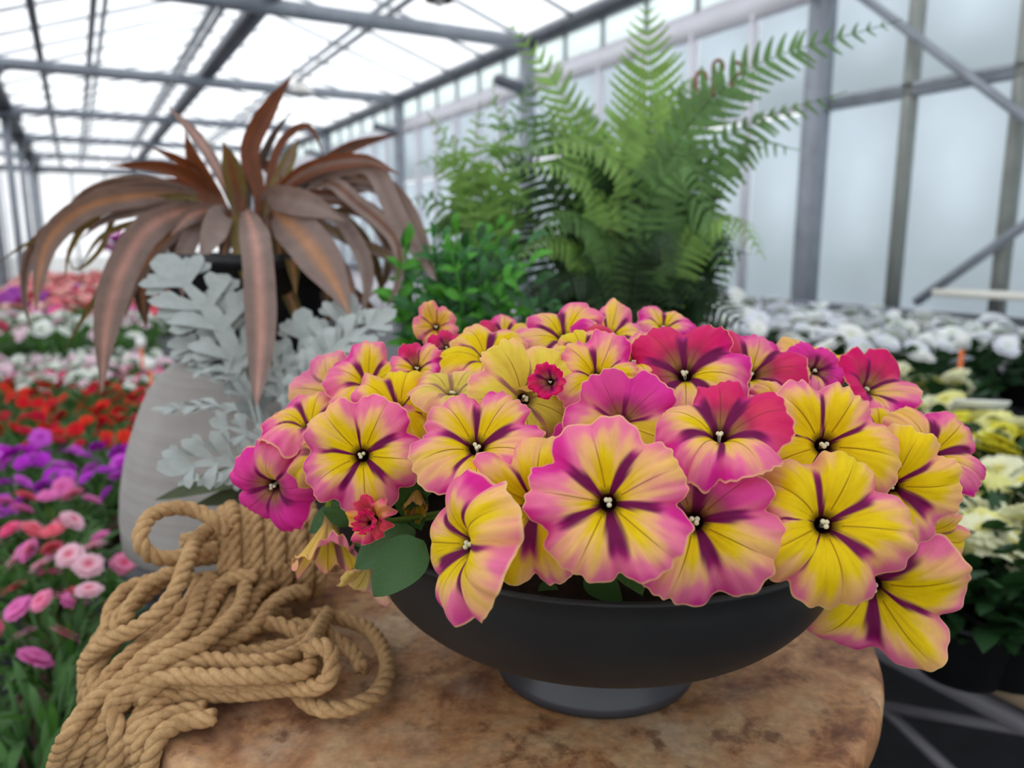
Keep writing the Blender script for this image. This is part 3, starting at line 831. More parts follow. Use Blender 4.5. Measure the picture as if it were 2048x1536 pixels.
flower(1508, 732, 108, (0.25, 0.6), -40, 0.62, 'crimson and peach flower beside the tall crimson one', doff=0.022, na=150, nr=26, rec=0.14, crim=(0, 2), ext=0.85, sw=1.3)
flower(1878, 900, 114, (0.45, 0.3), 78, 0.55, 'pink and yellow flower at the right edge of the bouquet', na=160, nr=28, rec=0.16, ruffle=0.06, ext=0.85, swk=(1.2, .8, .6, 1.0, 1.2))
flower(1790, 972, 124, (0.15, -0.02), -40, 0.14, 'yellow flower with a broad purple stripe at the right', doff=0.004, na=160, nr=28, rec=0.22, ruffle=0.06, swk=(1.5, .7, .4, .3, .5), ext=0.8)
flower(1752, 765, 92, (0.8, 0.6), 20, 0.70, 'crimson flower tipped to the right at the back', na=140, nr=24, rec=0.05, cup=0.25, crim=(0, 1, 2), ext=0.8, depth=0.50)
flower(1765, 838, 92, (0.3, 1.5), 40, 0.42, 'peach flower with curled rim at the right', na=140, nr=24, rec=0.35, ruffle=0.12, depth=0.47)
flower(1872, 1085, 92, (0.75, -0.35), 30, 0.30, 'curled trumpet seen from behind at the right edge', na=140, nr=24, rec=0.30, ruffle=0.10, closed=0.30, depth=0.475, pal=((222, 190, 96), 0.25))
flower(1622, 706, 84, (0.2, 1.4), 150, 0.35, 'small yellow and pink flower at the back right', na=130, nr=22, rec=0.18)
flower(1060, 790, 122, (0.32, 0.22), -60, 0.05, 'pale yellow flower behind the dark-throated one', doff=0.012, na=150, nr=24, rec=0.16, lime=0.6, pal=((238, 206, 120), 0.25), sw=0.6)
flower(1096, 762, 58, (-0.30, 0.10), 80, 0.9, 'small folded crimson flower in the middle', na=120, nr=20, closed=0.45, crim=(0, 1, 2, 3, 4), ruffle=0.14, doff=-0.006)
flower(1200, 742, 100, (0.20, 0.45), -40, 0.45, 'peach flower with dark yellow throat in the middle', na=140, nr=24, rec=0.14, crim=(4,), doff=0.004)
flower(905, 762, 100, (0.0, 1.7), 100, 0.28, 'cream flower lying flat behind the dark-throated one', na=130, nr=22, rec=0.30, lime=0.7, pal=((240, 210, 140), 0.35))
flower(738, 752, 96, (0.05, 0.7), 60, 0.42, 'pink-topped flower at the upper left', na=130, nr=22, rec=0.12, ruffle=0.06)
flower(655, 775, 88, (-0.50, 0.40), 140, 0.55, 'pale pink flower at the upper left edge', na=130, nr=22, rec=0.15, pal=((242, 190, 170), 0.3))
flower(832, 728, 66, (-0.1, 0.5), 80, 0.7, 'small red and orange flower at the upper left', na=110, nr=18, crim=(0, 2), closed=0.2)
flower(975, 698, 98, (0.05, 1.0), 80, 0.24, 'yellow and pink flower in the back row, left', na=130, nr=22, rec=0.14, swk=(1.2, .4, .5, .4, .8), ext=0.8)
flower(1128, 655, 96, (0.0, 1.0), 92, 0.42, 'pink striped flower in the back row, middle', na=130, nr=22, rec=0.12, swk=(1., 1., 1., 1.6, 1.), crim=(3,), ext=0.85)
flower(1225, 652, 84, (0.3, 1.1), 40, 0.62, 'pink flower in the back row beside the crimson one', na=120, nr=20, cup=0.1)
flower(870, 650, 60, (-0.1, 0.2), 80, 0.55, 'small salmon flower at the back left', na=110, nr=18, closed=0.3, pal=((220, 130, 100), 0.3))
flower(893, 690, 44, (0.0, 0.45), 60, 0.9, 'small crimson flower with orange eye at the back left', na=110, nr=18, crim=(0, 1, 2, 3, 4), notch=0.2)
flower(1010, 655, 62, (0,1.3), 60, 0.7, None, na=110, nr=18, crim=(1,))
flower(1270, 705, 80, (.1,1.3), 30, 0.35, None, na=120, nr=20)
flower(1330, 640, 64, (.2,1.2), 10, 0.6, None, na=110, nr=18)
flower(1640, 735, 70, (0.5, 0.3), 10, 0.9, None, na=110, nr=18, mag=(0, 1, 4))
flower(1170, 690, 84, (-.1, 1.4), 75, 0.15, None, na=110, nr=18, lime=0.4)
flower(1050, 725, 80, (-.1, 1.1), 20, 0.35, None, na=110, nr=18)
flower(1565, 815, 88, (0.2, 0.4), 70, 0.5, None, na=110, nr=18, doff=0.02)
flower(1180, 905, 90, (-0.1, 0.3), 20, 0.7, None, na=110, nr=18, mag=(0, 1, 2), doff=0.03)
flower(1530, 950, 100, (0.1, 0.2), 50, 0.3, None, na=110, nr=18, doff=0.03)
flower(640, 905, 85, (-0.5, 0.1), 30, 0.5, None, na=110, nr=18, doff=0.03, pal=((200, 150, 80), 0.3))
flower(845, 870, 90, (-0.1, 0.3), 140, 0.35, None, na=110, nr=18, doff=0.03)
# faded ones and the half-open bud on the left
flower(655, 1088, 120, (-0.10, -1.5), 80, 0.35, 'faded mauve and yellow flower hanging down over the rope', depth=0.46, na=120, nr=22, closed=0.62, ruffle=0.14, notch=0.2, pal=((186, 160, 120), 0.3), sw=1.5, ext=0.9, anthers=False)
flower(748, 1150, 100, (0.05, -1.2), 40, 0.35, 'pale wilted flower under the round leaf', depth=0.47, na=110, nr=20, closed=0.35, ruffle=0.12, pal=((222, 206, 158), 0.5), anthers=False)
flower(832, 1000, 60, (-0.1, -1.4), 40, 0.2, 'brown withered trumpet between the leaves', depth=0.44, na=110, nr=20, closed=0.8, ruffle=0.14, pal=((140, 104, 30), 0.75), anthers=False)
flower(738, 1038, 70, (-0.55, 0.05), 70, 0.55, 'crumpled half-open flower of coral and orange petals', depth=0.405, na=130, nr=24, closed=0.36, ruffle=0.18, notch=0.3, crim=(0, 3), pal=((238, 96, 70), 0.35), anthers=False)
flower(732, 1044, 42, (-0.5, 0.1), 100, 0.9, 'inner coral petals of the half-open flower', depth=0.398, na=110, nr=20, closed=0.5, ruffle=0.2, crim=(0, 1, 2, 3, 4), pal=((226, 40, 70), 0.3), anthers=False, stem=False)
# the far side of the dome
for k in range(22):
    a = math.radians(random.uniform(15, 165)); h = random.uniform(0.15, 0.85)
    nrm = np.array([math.cos(a) * math.sqrt(1 - h * h), math.sin(a) * math.sqrt(1 - h * h), h])
    pos = ECEN + EAX * nrm * 0.95
    flower(0, 0, 0, world=(pos, unit(nrm / EAX), random.uniform(0.026, 0.034)), roll=random.uniform(0, 72), pk=random.uniform(0.1, 0.75), na=100, nr=16, crim=(0, 1) if k % 4 == 0 else ())

# --- leaves
def leaf_verts(L, Wd, curl=0.15, fold=0.12, nl=9, nw=5, rs=rng, tipp=0.5):
    """blade along +Y in its own frame, normal +Z"""
    s = np.linspace(0, 1, nl)[:, None]; w = np.linspace(-1, 1, nw)[None]
    prof = np.sin(np.pi * s ** tipp) ** 0.75 * (1 - 0.0 * s); prof[0] = 0.06; prof[-1] = 0.02
    x = w * prof * Wd / 2
    y = np.broadcast_to(s * L, x.shape) * (1 - 0.25 * curl * s)
    z = -curl * L * s ** 2 + fold * np.abs(x) + 0.02 * L * np.sin(7 * s + w * 2)
    return np.stack([x, y, z + 0 * x], -1).reshape(-1, 3), nl, nw
def basis(y, z):
    y = unit(y); z = unit(np.asarray(z, float) - y * np.dot(y, z)); x = np.cross(y, z)
    return np.stack([x, y, z], 1)
lm = []
for k in range(3):
    v, nl, nw = leaf_verts(1.0, 0.55 + 0.1 * k, 0.18 + 0.06 * k, 0.15, 11, 7, tipp=0.75)
    m = MB(); m.grid(v, nl, nw); me = m.mesh('petunia_leaf'); me.materials.append(PLEAF); lm.append(me)
def petleaf(pos, ydir, nrm, L, k=0):
    o = link('leaf', lm[k % 3], None, plant)
    Mx = basis(ydir, nrm) * L
    p = np.asarray(pos) - PO
    o.matrix_local = Matrix([[*Mx[i], p[i]] for i in range(3)] + [[0, 0, 0, 1]])
    return o
upc = np.array([0, SP, CP])
for (bx, by, bd, tx_, ty_, td, k) in ((850, 1085, .40, 735, 1175, .385, 2), (830, 1060, .43, 700, 1120, .42, 1), (800, 950, .44, 850, 1060, .44, 0), (1090, 1160, .44, 1110, 1235, .43, 0), (1175, 1150, .43, 1240, 1195, .41, 1), (1585, 1140, .46, 1612, 1178, .455, 1), (690, 1010, .47, 610, 1060, .47, 0),
        (860, 930, .45, 800, 1010, .44, 2), (1030, 1150, .45, 1060, 1215, .44, 1), (1580, 930, .44, 1540, 880, .44, 0), (1120, 850, .46, 1090, 790, .46, 0), (700, 1050, .46, 650, 1010, .46, 1), (790, 1080, .44, 700, 1070, .45, 0), (1180, 1190, .45, 1150, 1250, .44, 2)):
    a, b = PD(bx, by, bd), PD(tx_, ty_, td)
    petleaf(a, b - a, unit(CAM - a) + upc * 0.8, np.linalg.norm(b - a) * 1.05, k)
for k in range(150):
    a = random.uniform(0, 2 * math.pi); h = random.uniform(0.15, 0.95)
    nrm = np.array([math.cos(a) * math.sqrt(1 - min(h * h, 1)), math.sin(a) * math.sqrt(1 - min(h * h, 1)), h])
    if nrm[1] < 0.2 and h < 0.5: continue
    pos = ECEN + EAX * nrm * random.uniform(0.55, 0.72)
    tang = unit(np.array([random.uniform(-1, 1), random.uniform(-1, 1), random.uniform(-.6, .6)]) + nrm * 0.5)
    petleaf(pos, tang, nrm + np.array([0, 0, .4]), random.uniform(0.035, 0.06), k)

# ---------------------------------------------------------------- strap-leaved brown plant in its black pot
BROWN = leafy('brown_strap_leaf', None, 0.5, 0.25, 45, 0.22, 0.4, attr=True, tint=(1.3, 0.8, 0.35))
SILVER = leafy('silver_felt_leaf', (168, 174, 172), 0.9, 0.08, 90, 0.12, 0.1, tint=(0.9, 1.0, 0.8), veins=0.4)
def strip(m, P, width, wf, side=None, cols=None, fold=0.25, nw=5, n=20, twist=0.0):
    """a blade along the curve P: wf(s) is the width profile, cols = (blade, midrib)"""
    C = spline(P, n)
    T = unit(np.gradient(C, axis=0))
    vd = unit(CAM - C) if side is None else np.broadcast_to(unit(side), C.shape)
    S0 = unit(np.cross(T, vd)); N0 = np.cross(S0, T)
    s = np.linspace(0, 1, n)
    a = twist * (s - 0.3)
    Sd = S0 * np.cos(a)[:, None] + N0 * np.sin(a)[:, None]; N = np.cross(Sd, T)
    w = np.linspace(-1, 1, nw)
    hw = wf(s) * width / 2
    v = C[:, None] + Sd[:, None] * (w[None, :, None] * hw[:, None, None]) + N[:, None] * (fold * np.abs(w)[None, :, None] * hw[:, None, None])
    c = None
    if cols is not None:
        k = np.exp(-(w / 0.22) ** 2)[None, :, None]
        c = (np.asarray(cols[0]) * (1 - k) + np.asarray(cols[1]) * k) * np.ones((n, 1, 1))
        c = c.reshape(-1, 3)
    m.grid(v.reshape(-1, 3), n, nw, c)
def wf_strap(s): return np.clip(0.22 + 0.9 * sm(0.0, 0.55, s), 0, 1) * np.clip(1 - sm(0.66, 1.02, s), 0, 1) ** 0.7 + 0.012
def wf_lance(s): return np.sin(np.pi * np.clip(s, 0, 1) ** 0.8) ** 0.9 + 0.03

PB = 1.055   # distance of the pot
pos, d_ = at_y(512, 700, VY)
t_pot_z = zt - 0.012
pt, dtop = at_y(512, 506, VY)
rt_, rb_ = 176 * 0.97 * dtop / F, 118 * 0.93 * d_ / F
brown = thing('strap_leaf_plant', 'brown plant with long drooping strap leaves in a black pot on the grey vase', 'potted plant', None, (pos[0], VY, t_pot_z))
hp = pt[2] - t_pot_z
m = MB(); m.lathe([(0.001, 0), (rb_, 0), (rb_ + 0.002, 0.01), (rt_ - 0.004, hp - 0.02), (rt_ + 0.003, hp - 0.018), (rt_ + 0.003, hp), (rt_ - 0.005, hp), (rt_ - 0.012, hp - 0.03), (0.001, hp - 0.03)], 48)
m.obj('pot', POTBLACK, brown)
m = MB(); m.lathe([(0.001, hp - 0.022), (rt_ * 0.6, hp - 0.02), (rt_ - 0.013, hp - 0.027)], 32); m.obj('soil', SOIL, brown)
BO = np.array([pos[0], VY, t_pot_z])
MAU, MAU2, ORG, OLV, DBR, PINKR, ORR = [lin(c) for c in ((138, 116, 108), (152, 132, 124), (120, 66, 34), (124, 106, 52), (74, 54, 44), (200, 150, 136), (190, 136, 96))]
def bleaf(pts, w, cols, dd=None, tw=0.0, fold=0.25, label=None):
    """pts in photo pixels; depths run from the crown to dd"""
    n = len(pts); base = 1.06
    dd = base - 0.06 if dd is None else dd
    P = [PD(x, y, base + (dd - base) * (i / (n - 1)) ** (0.8 if dd > .95 else 0.5)) for i, (x, y) in enumerate(pts)]
    crown = PD(505 + (pts[0][0] - 505) * 0.25, 478, base)
    P = [crown] + P
    m = MB()
    strip(m, P, w * dd / F * 0.92, wf_strap, None, cols, fold, 5, 22, tw)
    o = m.obj('leaf', BROWN, brown, True)
    o.location = -BO
    return o
mp_, mo, op, ol, db = (MAU, PINKR), (MAU, ORR), (ORG, ORG * 0.8), (OLV, OLV * 1.1), (DBR, ORR * 0.6)
for pts, w, c_, dd, tw in (
 (((518, 390), (500, 300), (540, 215), (584, 152)), 40, op, 1.04, .3), (((478, 400), (462, 330), (446, 283)), 46, (OLV * .8, ORG), 1.03, 0), (((425, 385), (388, 320), (370, 263)), 36, op, 1.02, .2),
 (((430, 392), (340, 338), (218, 330)), 28, op, .98, .3), (((420, 372), (360, 322), (300, 293)), 26, op, 1.0, .2), (((440, 350), (395, 275), (335, 212)), 24, mp_, 1.15, .4),
 (((500, 385), (545, 275), (585, 222)), 16, (DBR, DBR), 1.1, .5), (((530, 400), (560, 290), (615, 252), (648, 312)), 17, op, 1.08, .6), (((545, 392), (580, 315), (597, 278)), 30, (OLV, MAU), 1.1, .3),
 (((560, 385), (630, 335), (730, 322), (800, 350)), 34, (ORG, MAU), 1.0, .5), (((600, 372), (690, 300), (800, 266)), 24, (ORG * .8, DBR), 1.1, .2), (((620, 365), (735, 330), (792, 430), (850, 530), (872, 562)), 46, (MAU2, MAU), .96, .3),
 (((530, 402), (610, 408), (690, 442)), 62, (MAU, MAU2), .93, .1), (((490, 420), (512, 490), (522, 650), (515, 775), (512, 812)), 76, mp_, .76, 0), (((545, 425), (610, 480), (665, 560), (700, 630)), 100, mo, .86, .2),
 (((400, 420), (300, 455), (240, 550), (212, 660), (203, 785)), 70, mp_, .88, 0), (((380, 395), (200, 405), (105, 470), (78, 550), (72, 622)), 50, mo, .95, .2), (((360, 380), (250, 375), (150, 420), (62, 500), (48, 600), (64, 660)), 26, (MAU, DBR), .98, .4),
 (((350, 395), (180, 450), (60, 485), (-6, 528)), 15, (OLV * .7, OLV), .98, .2), (((380, 440), (270, 490), (190, 600), (128, 700)), 17, (OLV * .6, OLV), .93, .2), (((330, 440), (215, 465), (160, 532)), 14, (OLV * .6, OLV), .95, .2),
 (((440, 425), (385, 430), (342, 470)), 36, mp_, .96, .2), (((450, 425), (425, 470), (398, 525)), 58, (MAU2, MAU2), .93, 0), (((380, 430), (310, 490), (286, 580), (292, 655)), 56, db, .99, .2),
 (((590, 430), (700, 480), (785, 520), (800, 600)), 26, (MAU, OLV), .98, .3), (((640, 365), (720, 410), (792, 480), (796, 560), (772, 620)), 36, (MAU2, ORG), .95, .3), (((690, 380), (775, 375), (835, 460), (872, 560)), 38, (MAU, MAU), .98, .2),
 (((555, 440), (562, 540), (598, 640), (612, 700)), 32, (OLV * .7, ORR), .95, .2), (((590, 435), (655, 540), (730, 605), (778, 650)), 26, db, 1.0, .2), (((470, 430), (480, 520), (495, 575)), 28, ol, .92, 0),
 (((400, 400), (300, 400), (190, 430), (140, 500), (130, 560)), 18, (OLV, OLV), 1.0, .3), (((390, 390), (280, 360), (180, 380), (110, 440)), 20, (MAU, DBR), 1.05, .3), (((400, 385), (330, 370), (240, 385)), 28, (ORG, ORG), 1.08, .3),
 (((620, 350), (700, 350), (770, 390), (790, 440)), 30, (DBR, MAU), 1.1, .3), (((580, 400), (690, 400), (770, 440), (800, 500)), 30, (ORG * .7, MAU), 1.02, .3), (((350, 410), (300, 470), (285, 540)), 40, (DBR, MAU), 1.08, .2),
 (((420, 420), (370, 470), (340, 545), (345, 590)), 34, (MAU, DBR), 1.0, .3), (((600, 440), (640, 520), (655, 600), (650, 660)), 40, db, 1.02, .2), (((530, 430), (545, 520), (556, 600), (548, 640)), 30, db, 1.0, .1),
 (((330, 400), (240, 420), (200, 500), (150, 540), (130, 490)), 12, ol, 1.0, .3), (((420, 440), (380, 480), (362, 540), (366, 600)), 40, (MAU, MAU2), .92, .2), (((520, 450), (520, 500), (505, 560)), 44, (MAU2, MAU), .90, .1), (((580, 450), (585, 520), (592, 590)), 36, (OLV * .8, ORR), .92, .2), (((470, 440), (450, 490), (446, 540)), 30, db, .95, .1),
 (((620, 450), (650, 500), (690, 560), (720, 650)), 44, (MAU, ORR), .93, .2), (((660, 430), (720, 500), (735, 570), (720, 640)), 36, (MAU2, MAU), .95, .2), (((400, 440), (330, 480), (270, 560), (250, 640)), 34, (MAU, ORR), .94, .2), (((560, 380), (520, 320), (470, 290)), 22, op, 1.12, .3), (((480, 390), (520, 330), (560, 330)), 24, op, 1.1, .3), (((640, 390), (720, 370), (790, 400), (820, 450)), 24, (MAU, DBR), 1.0, .3), (((380, 410), (290, 420), (210, 440), (160, 480)), 22, (MAU, DBR), 1.0, .2), (((640, 420), (720, 470), (760, 560), (765, 610)), 26, (OLV * .7, DBR), 1.05, .2), (((700, 420), (770, 480), (770, 560), (730, 600)), 22, (MAU, DBR), 1.06, .3)):
    bleaf(pts, w, c_, dd, tw)

# ---------------------------------------------------------------- silver dusty miller
SMP = np.array([-0.150, 0.735])
sil = thing('dusty_miller', 'silver-white felted plant with deeply lobed leaves beside the grey vase', 'potted plant', None, (SMP[0], SMP[1], 0.0))
SO = np.array([SMP[0], SMP[1], 0])
m = MB(); m.lathe([(0.001, 0), (0.042, 0), (0.043, 0.004), (0.054, 0.078), (0.057, 0.079), (0.057, 0.09), (0.052, 0.09), (0.049, 0.075), (0.001, 0.074)], 40)
m.obj('pot', flat('slate_plastic_pot', (58, 62, 70), 0.5, 0.1, 20), sil)
def wf_lobe(s): return np.clip(0.35 + 0.75 * sm(0, 0.6, s), 0, 1) * np.sqrt(np.clip(1 - sm(0.75, 1.0, s) ** 1.5, 0, 1)) + 0.02
def lobed(P, Ln, n_pairs=5, lw=0.34, nrm=None):
    m = MB()
    C = spline(P, 24); T = unit(np.gradient(C, axis=0))
    nv = unit(nrm)
    strip(m, P, Ln * 0.09, lambda s: 0.25 + 0.9 * np.sin(np.pi * np.clip(s, 0, 1)), nv, None, 0.1, 5, 24)
    for k in range(n_pairs):
        f = 0.28 + 0.62 * k / (n_pairs - 1)
        i = int(f * 23); c0 = C[i]
        ll = Ln * lw * (0.75 + 0.45 * math.sin(math.pi * (k + 0.8) / (n_pairs + 0.4)))
        for sg in (-1, 1):
            sd = unit(np.cross(T[i], nv)) * sg
            d1 = unit(sd * 0.85 + T[i] * 0.65)
            e = c0 + d1 * ll + nv * ll * random.uniform(-.15, .1)
            mid = c0 + d1 * ll * 0.55 + nv * ll * 0.08
            strip(m, [c0, mid, e], ll * 0.30, wf_lobe, nv, None, 0.1, 5, 9)
            for sg2 in (-1, 1):
                sd2 = unit(np.cross(d1, nv)) * sg2
                d2 = unit(d1 * 0.9 + sd2 * 0.62)
                strip(m, [c0 + d1 * ll * 0.35, c0 + d1 * ll * 0.4 + d2 * ll * 0.25, c0 + d1 * ll * 0.42 + d2 * ll * 0.5], ll * 0.24, wf_lobe, nv, None, 0.1, 3, 6)
    strip(m, [C[-4], C[-1], C[-1] + T[-1] * Ln * 0.16], Ln * 0.17, wf_lobe, nv, None, 0.1, 5, 8)
    o = m.obj('leaf', SILVER, sil)
    o.location = -SO
for pts, d0, d1, up_, np_ in (
 (((500, 800), (440, 650), (348, 545)), .84, .88, (0.25, -.6, .6), 5), (((510, 790), (450, 715), (365, 690)), .84, .86, (0, -.5, .8), 5), (((520, 850), (440, 815), (335, 818)), .80, .76, (0, -.06, 1), 5),
 (((560, 960), (460, 925), (355, 935)), .70, .62, (-.1, -.75, .6), 5), (((560, 860), (600, 760), (605, 650)), .84, .88, (0, -.8, .3), 5), (((600, 800), (670, 700), (760, 640)), .78, .80, (0, -.5, .8), 5),
 (((570, 830), (560, 760), (545, 700)), .84, .86, (.2, -.8, .3), 5), (((620, 780), (690, 730), (725, 690)), .80, .82, (0, -.6, .6), 4), (((560, 850), (590, 790), (620, 740)), .80, .80, (-.2, -.8, .4), 4),
 (((540, 860), (500, 780), (490, 700)), .86, .88, (0.2, -.7, .3), 5), (((600, 820), (640, 760), (690, 620)), .84, .88, (0, -.7, .5), 5), (((545, 850), (520, 800), (515, 720)), .86, .88, (0, -.8, .2), 4),
 (((560, 900), (500, 870), (440, 850)), .74, .70, (0, -.6, .7), 4), (((570, 940), (520, 960), (470, 960)), .72, .68, (0, -.6, .6), 4), (((560, 830), (630, 730), (650, 690)), .80, .82, (-.1, -.8, .5), 4), (((520, 830), (450, 740), (400, 735)), .84, .84, (0, -.4, .9), 5), (((510, 800), (470, 700), (430, 610)), .86, .88, (0, -.8, .4), 5)):
    P = [PD(565, 985, .765)] + [PD(x, y, d0 + (d1 - d0) * i / 2) for i, (x, y) in enumerate(pts)]
    Ln = np.linalg.norm(P[-1] - P[1]) * 1.1
    lobed(P[1:], Ln, np_ - 1, 0.27, np.array(up_))
    mm_ = MB(); mm_.tube(spline([np.array([SMP[0], SMP[1], 0.07]), P[0], P[1]], 8), 0.0022, 5)
    o_ = mm_.obj('petiole', SILVER, sil); o_.location = -SO
for pts in (((560, 960), (460, 960), (310, 1000)), ((580, 960), (500, 985), (390, 1010))):
    P = [PD(x, y, .70) for x, y in pts]
    m = MB(); strip(m, P, 0.028, wf_lance, np.array((0, -.5, .9)), None, 0.2, 5, 12)
    o_ = m.obj('lower_leaf', leafy('olive_lower_leaf', (76, 84, 58), 0.7, 0.2, 60), sil); o_.location = -SO

# ---------------------------------------------------------------- ferns and the cut-leaved plant
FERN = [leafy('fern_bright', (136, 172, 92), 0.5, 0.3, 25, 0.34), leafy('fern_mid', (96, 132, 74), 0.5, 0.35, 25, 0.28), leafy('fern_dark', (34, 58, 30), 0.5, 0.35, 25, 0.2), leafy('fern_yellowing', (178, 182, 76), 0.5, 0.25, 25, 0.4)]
def frond(owner, org, P, wid, mat, npairs=20, nrm=None, droop=0.15, bare=0.12, lob=7, crest=0.0):
    """feather frond: rachis with pairs of toothed pinnae, all joined along the rachis"""
    m = MB()
    npairs = int(npairs * 1.15); n = npairs * 2 + 6
    C = spline(P, n); T = unit(np.gradient(C, axis=0))
    nv = np.broadcast_to(unit(nrm if nrm is not None else (0, -0.5, 0.85)), C.shape)
    m.tube(C, np.linspace(0.0022, 0.0006, n), 5)
    for k in range(npairs):
        f = bare + (0.985 - bare) * k / npairs
        i = min(int(f * (n - 1)), n - 2)
        prof = min(1.0, 0.45 + 1.1 * (k / npairs)) * (1 - (k / npairs)) ** 0.62
        for sg in (-1, 1):
            sd = unit(np.cross(T[i], nv[i])) * sg
            ll = wid * max(prof, 0.05) * random.uniform(0.9, 1.08)
            d1 = unit(sd + T[i] * 0.38)
            up = np.cross(d1, sd); N_ = unit(np.cross(T[i], sd)) * (-sg if False else 1)
            nn = 2 * lob + 2
            s = np.linspace(0, 1, nn)
            mid = C[i] + np.outer(s * ll, d1) + np.outer(s ** 2 * ll * 0.18, T[i]) + np.outer(-s ** 2 * ll * droop, (0, 0, 1.0))
            if crest: mid += np.outer(np.sin(s * 3.1) * ll * crest, nv[i] * random.uniform(-1, 1) + T[i] * random.uniform(-1, 1))
            tooth = np.where(np.arange(nn) % 2 == 0, 1.0, 0.55)
            hw = ll * 0.165 * (1 - s) ** 0.5 * tooth * np.clip(s * 8, 0.5, 1) + 0.0004
            lo = mid - np.outer(hw, T[i]); hi = mid + np.outer(hw, T[i])
            lo = lo + np.outer(hw * 0.25, -nv[i]); hi = hi + np.outer(hw * 0.25, -nv[i])
            v = np.stack([lo, mid, hi], 1).reshape(-1, 3)
            m.grid(v, nn, 3)
    o = m.obj('frond', mat, owner)
    o.location = -np.asarray(org)
    return o
def nursery_pot(owner, r, h):
    m = MB(); m.lathe([(0.001, 0), (r * 0.74, 0), (r * 0.76, 0.004), (r * 0.97, h - 0.015), (r * 1.03, h - 0.014), (r * 1.03, h), (r * 0.95, h), (r * 0.92, h - 0.02), (0.001, h - 0.022)], 32)
    m.obj('pot', POTBLACK, owner)
FO = np.array([0.175, 1.21, STZ])
fern = thing('tall_fern', 'tall green fern with long arching fronds behind the petunias', 'fern', None, FO)
nursery_pot(fern, 0.105, 0.19)
def fr(pts, d, w, mat, n=22, nrm=None, owner=None, org=None, **kw):
    P = [PD(x, y, d0) for (x, y), d0 in zip(pts, np.linspace(d[0], d[1], len(pts)))]
    return frond(owner or fern, FO if org is None else org, P, w * (d[0] + d[1]) / 2 / F, FERN[mat], n, nrm, **kw)
fcam = (0, -0.9, 0.2)
fr([(1270, 700), (1290, 480), (1300, 230), (1293, -4)], (1.2, 1.12), 165, 0, 30, fcam, droop=-.12)
fr([(1260, 680), (1320, 360), (1480, 150), (1805, 38)], (1.2, 1.05), 130, 1, 30, (-.3, -.75, .5), droop=.1)
fr([(1260, 680), (1330, 420), (1480, 260), (1695, 182)], (1.2, 1.1), 120, 1, 26, (-.2, -.6, .7), droop=.35)
fr([(1270, 690), (1370, 400), (1490, 290), (1600, 300)], (1.2, 1.08), 130, 1, 24, (0, -.6, .8), droop=.5)
fr([(1250, 690), (1200, 400), (1130, 200), (1008, 30)], (1.2, 1.15), 120, 0, 28, (.4, -.8, .4), droop=.0)
fr([(1250, 700), (1220, 420), (1120, 330), (1010, 345)], (1.15, 1.0), 110, 0, 24, (0, -.5, .8), droop=.4)
fr([(1260, 700), (1280, 400), (1180, 290), (1040, 300)], (1.18, 1.02), 120, 0, 24, (0, -.5, .8), droop=.35)
fr([(1280, 700), (1380, 470), (1470, 440), (1532, 520)], (1.18, 1.02), 90, 0, 22, (0, -.6, .8), droop=.5)
fr([(1280, 700), (1350, 420), (1430, 430), (1455, 590)], (1.2, 1.05), 100, 1, 22, (.2, -.8, .5), droop=.5)
fr([(1270, 700), (1330, 300), (1420, 200), (1560, 130)], (1.22, 1.2), 130, 1, 26, (-.3, -.7, .5), droop=.2)
fr([(1260, 700), (1270, 360), (1340, 200), (1450, 150)], (1.22, 1.25), 120, 1, 26, (-.2, -.8, .5), droop=.2)
fr([(1260, 700), (1290, 420), (1380, 330), (1420, 460)], (1.15, 1.0), 90, 1, 22, (.1, -.7, .6), droop=.4)
fr([(1250, 690), (1210, 480), (1130, 430), (1060, 480)], (1.15, 1.0), 100, 1, 22, (0, -.6, .7), droop=.4)
fr([(1250, 690), (1180, 520), (1100, 480), (1030, 520)], (1.15, 1.02), 90, 0, 20, (0, -.6, .7), droop=.4)
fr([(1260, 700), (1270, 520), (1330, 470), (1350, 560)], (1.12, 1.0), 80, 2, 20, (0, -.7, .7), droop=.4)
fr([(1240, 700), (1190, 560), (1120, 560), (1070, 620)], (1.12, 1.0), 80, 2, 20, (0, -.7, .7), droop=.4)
fr([(1250, 700), (1190, 400), (1090, 260), (960, 250)], (1.2, 1.15), 110, 1, 24, (.2, -.7, .6), droop=.3, crest=.15)
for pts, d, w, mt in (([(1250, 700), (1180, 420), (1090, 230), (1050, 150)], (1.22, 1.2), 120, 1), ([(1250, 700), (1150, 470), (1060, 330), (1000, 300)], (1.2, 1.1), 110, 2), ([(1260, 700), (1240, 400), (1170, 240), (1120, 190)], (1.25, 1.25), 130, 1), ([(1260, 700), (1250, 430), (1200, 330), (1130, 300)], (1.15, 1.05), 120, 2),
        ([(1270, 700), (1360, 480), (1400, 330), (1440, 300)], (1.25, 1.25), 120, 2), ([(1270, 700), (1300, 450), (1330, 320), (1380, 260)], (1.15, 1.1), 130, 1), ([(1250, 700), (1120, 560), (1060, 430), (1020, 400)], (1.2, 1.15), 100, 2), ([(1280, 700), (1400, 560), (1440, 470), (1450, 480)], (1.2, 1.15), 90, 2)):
    fr(pts, d, w, mt, 24, (random.uniform(-.3, .3), -.7, .6), droop=.25)
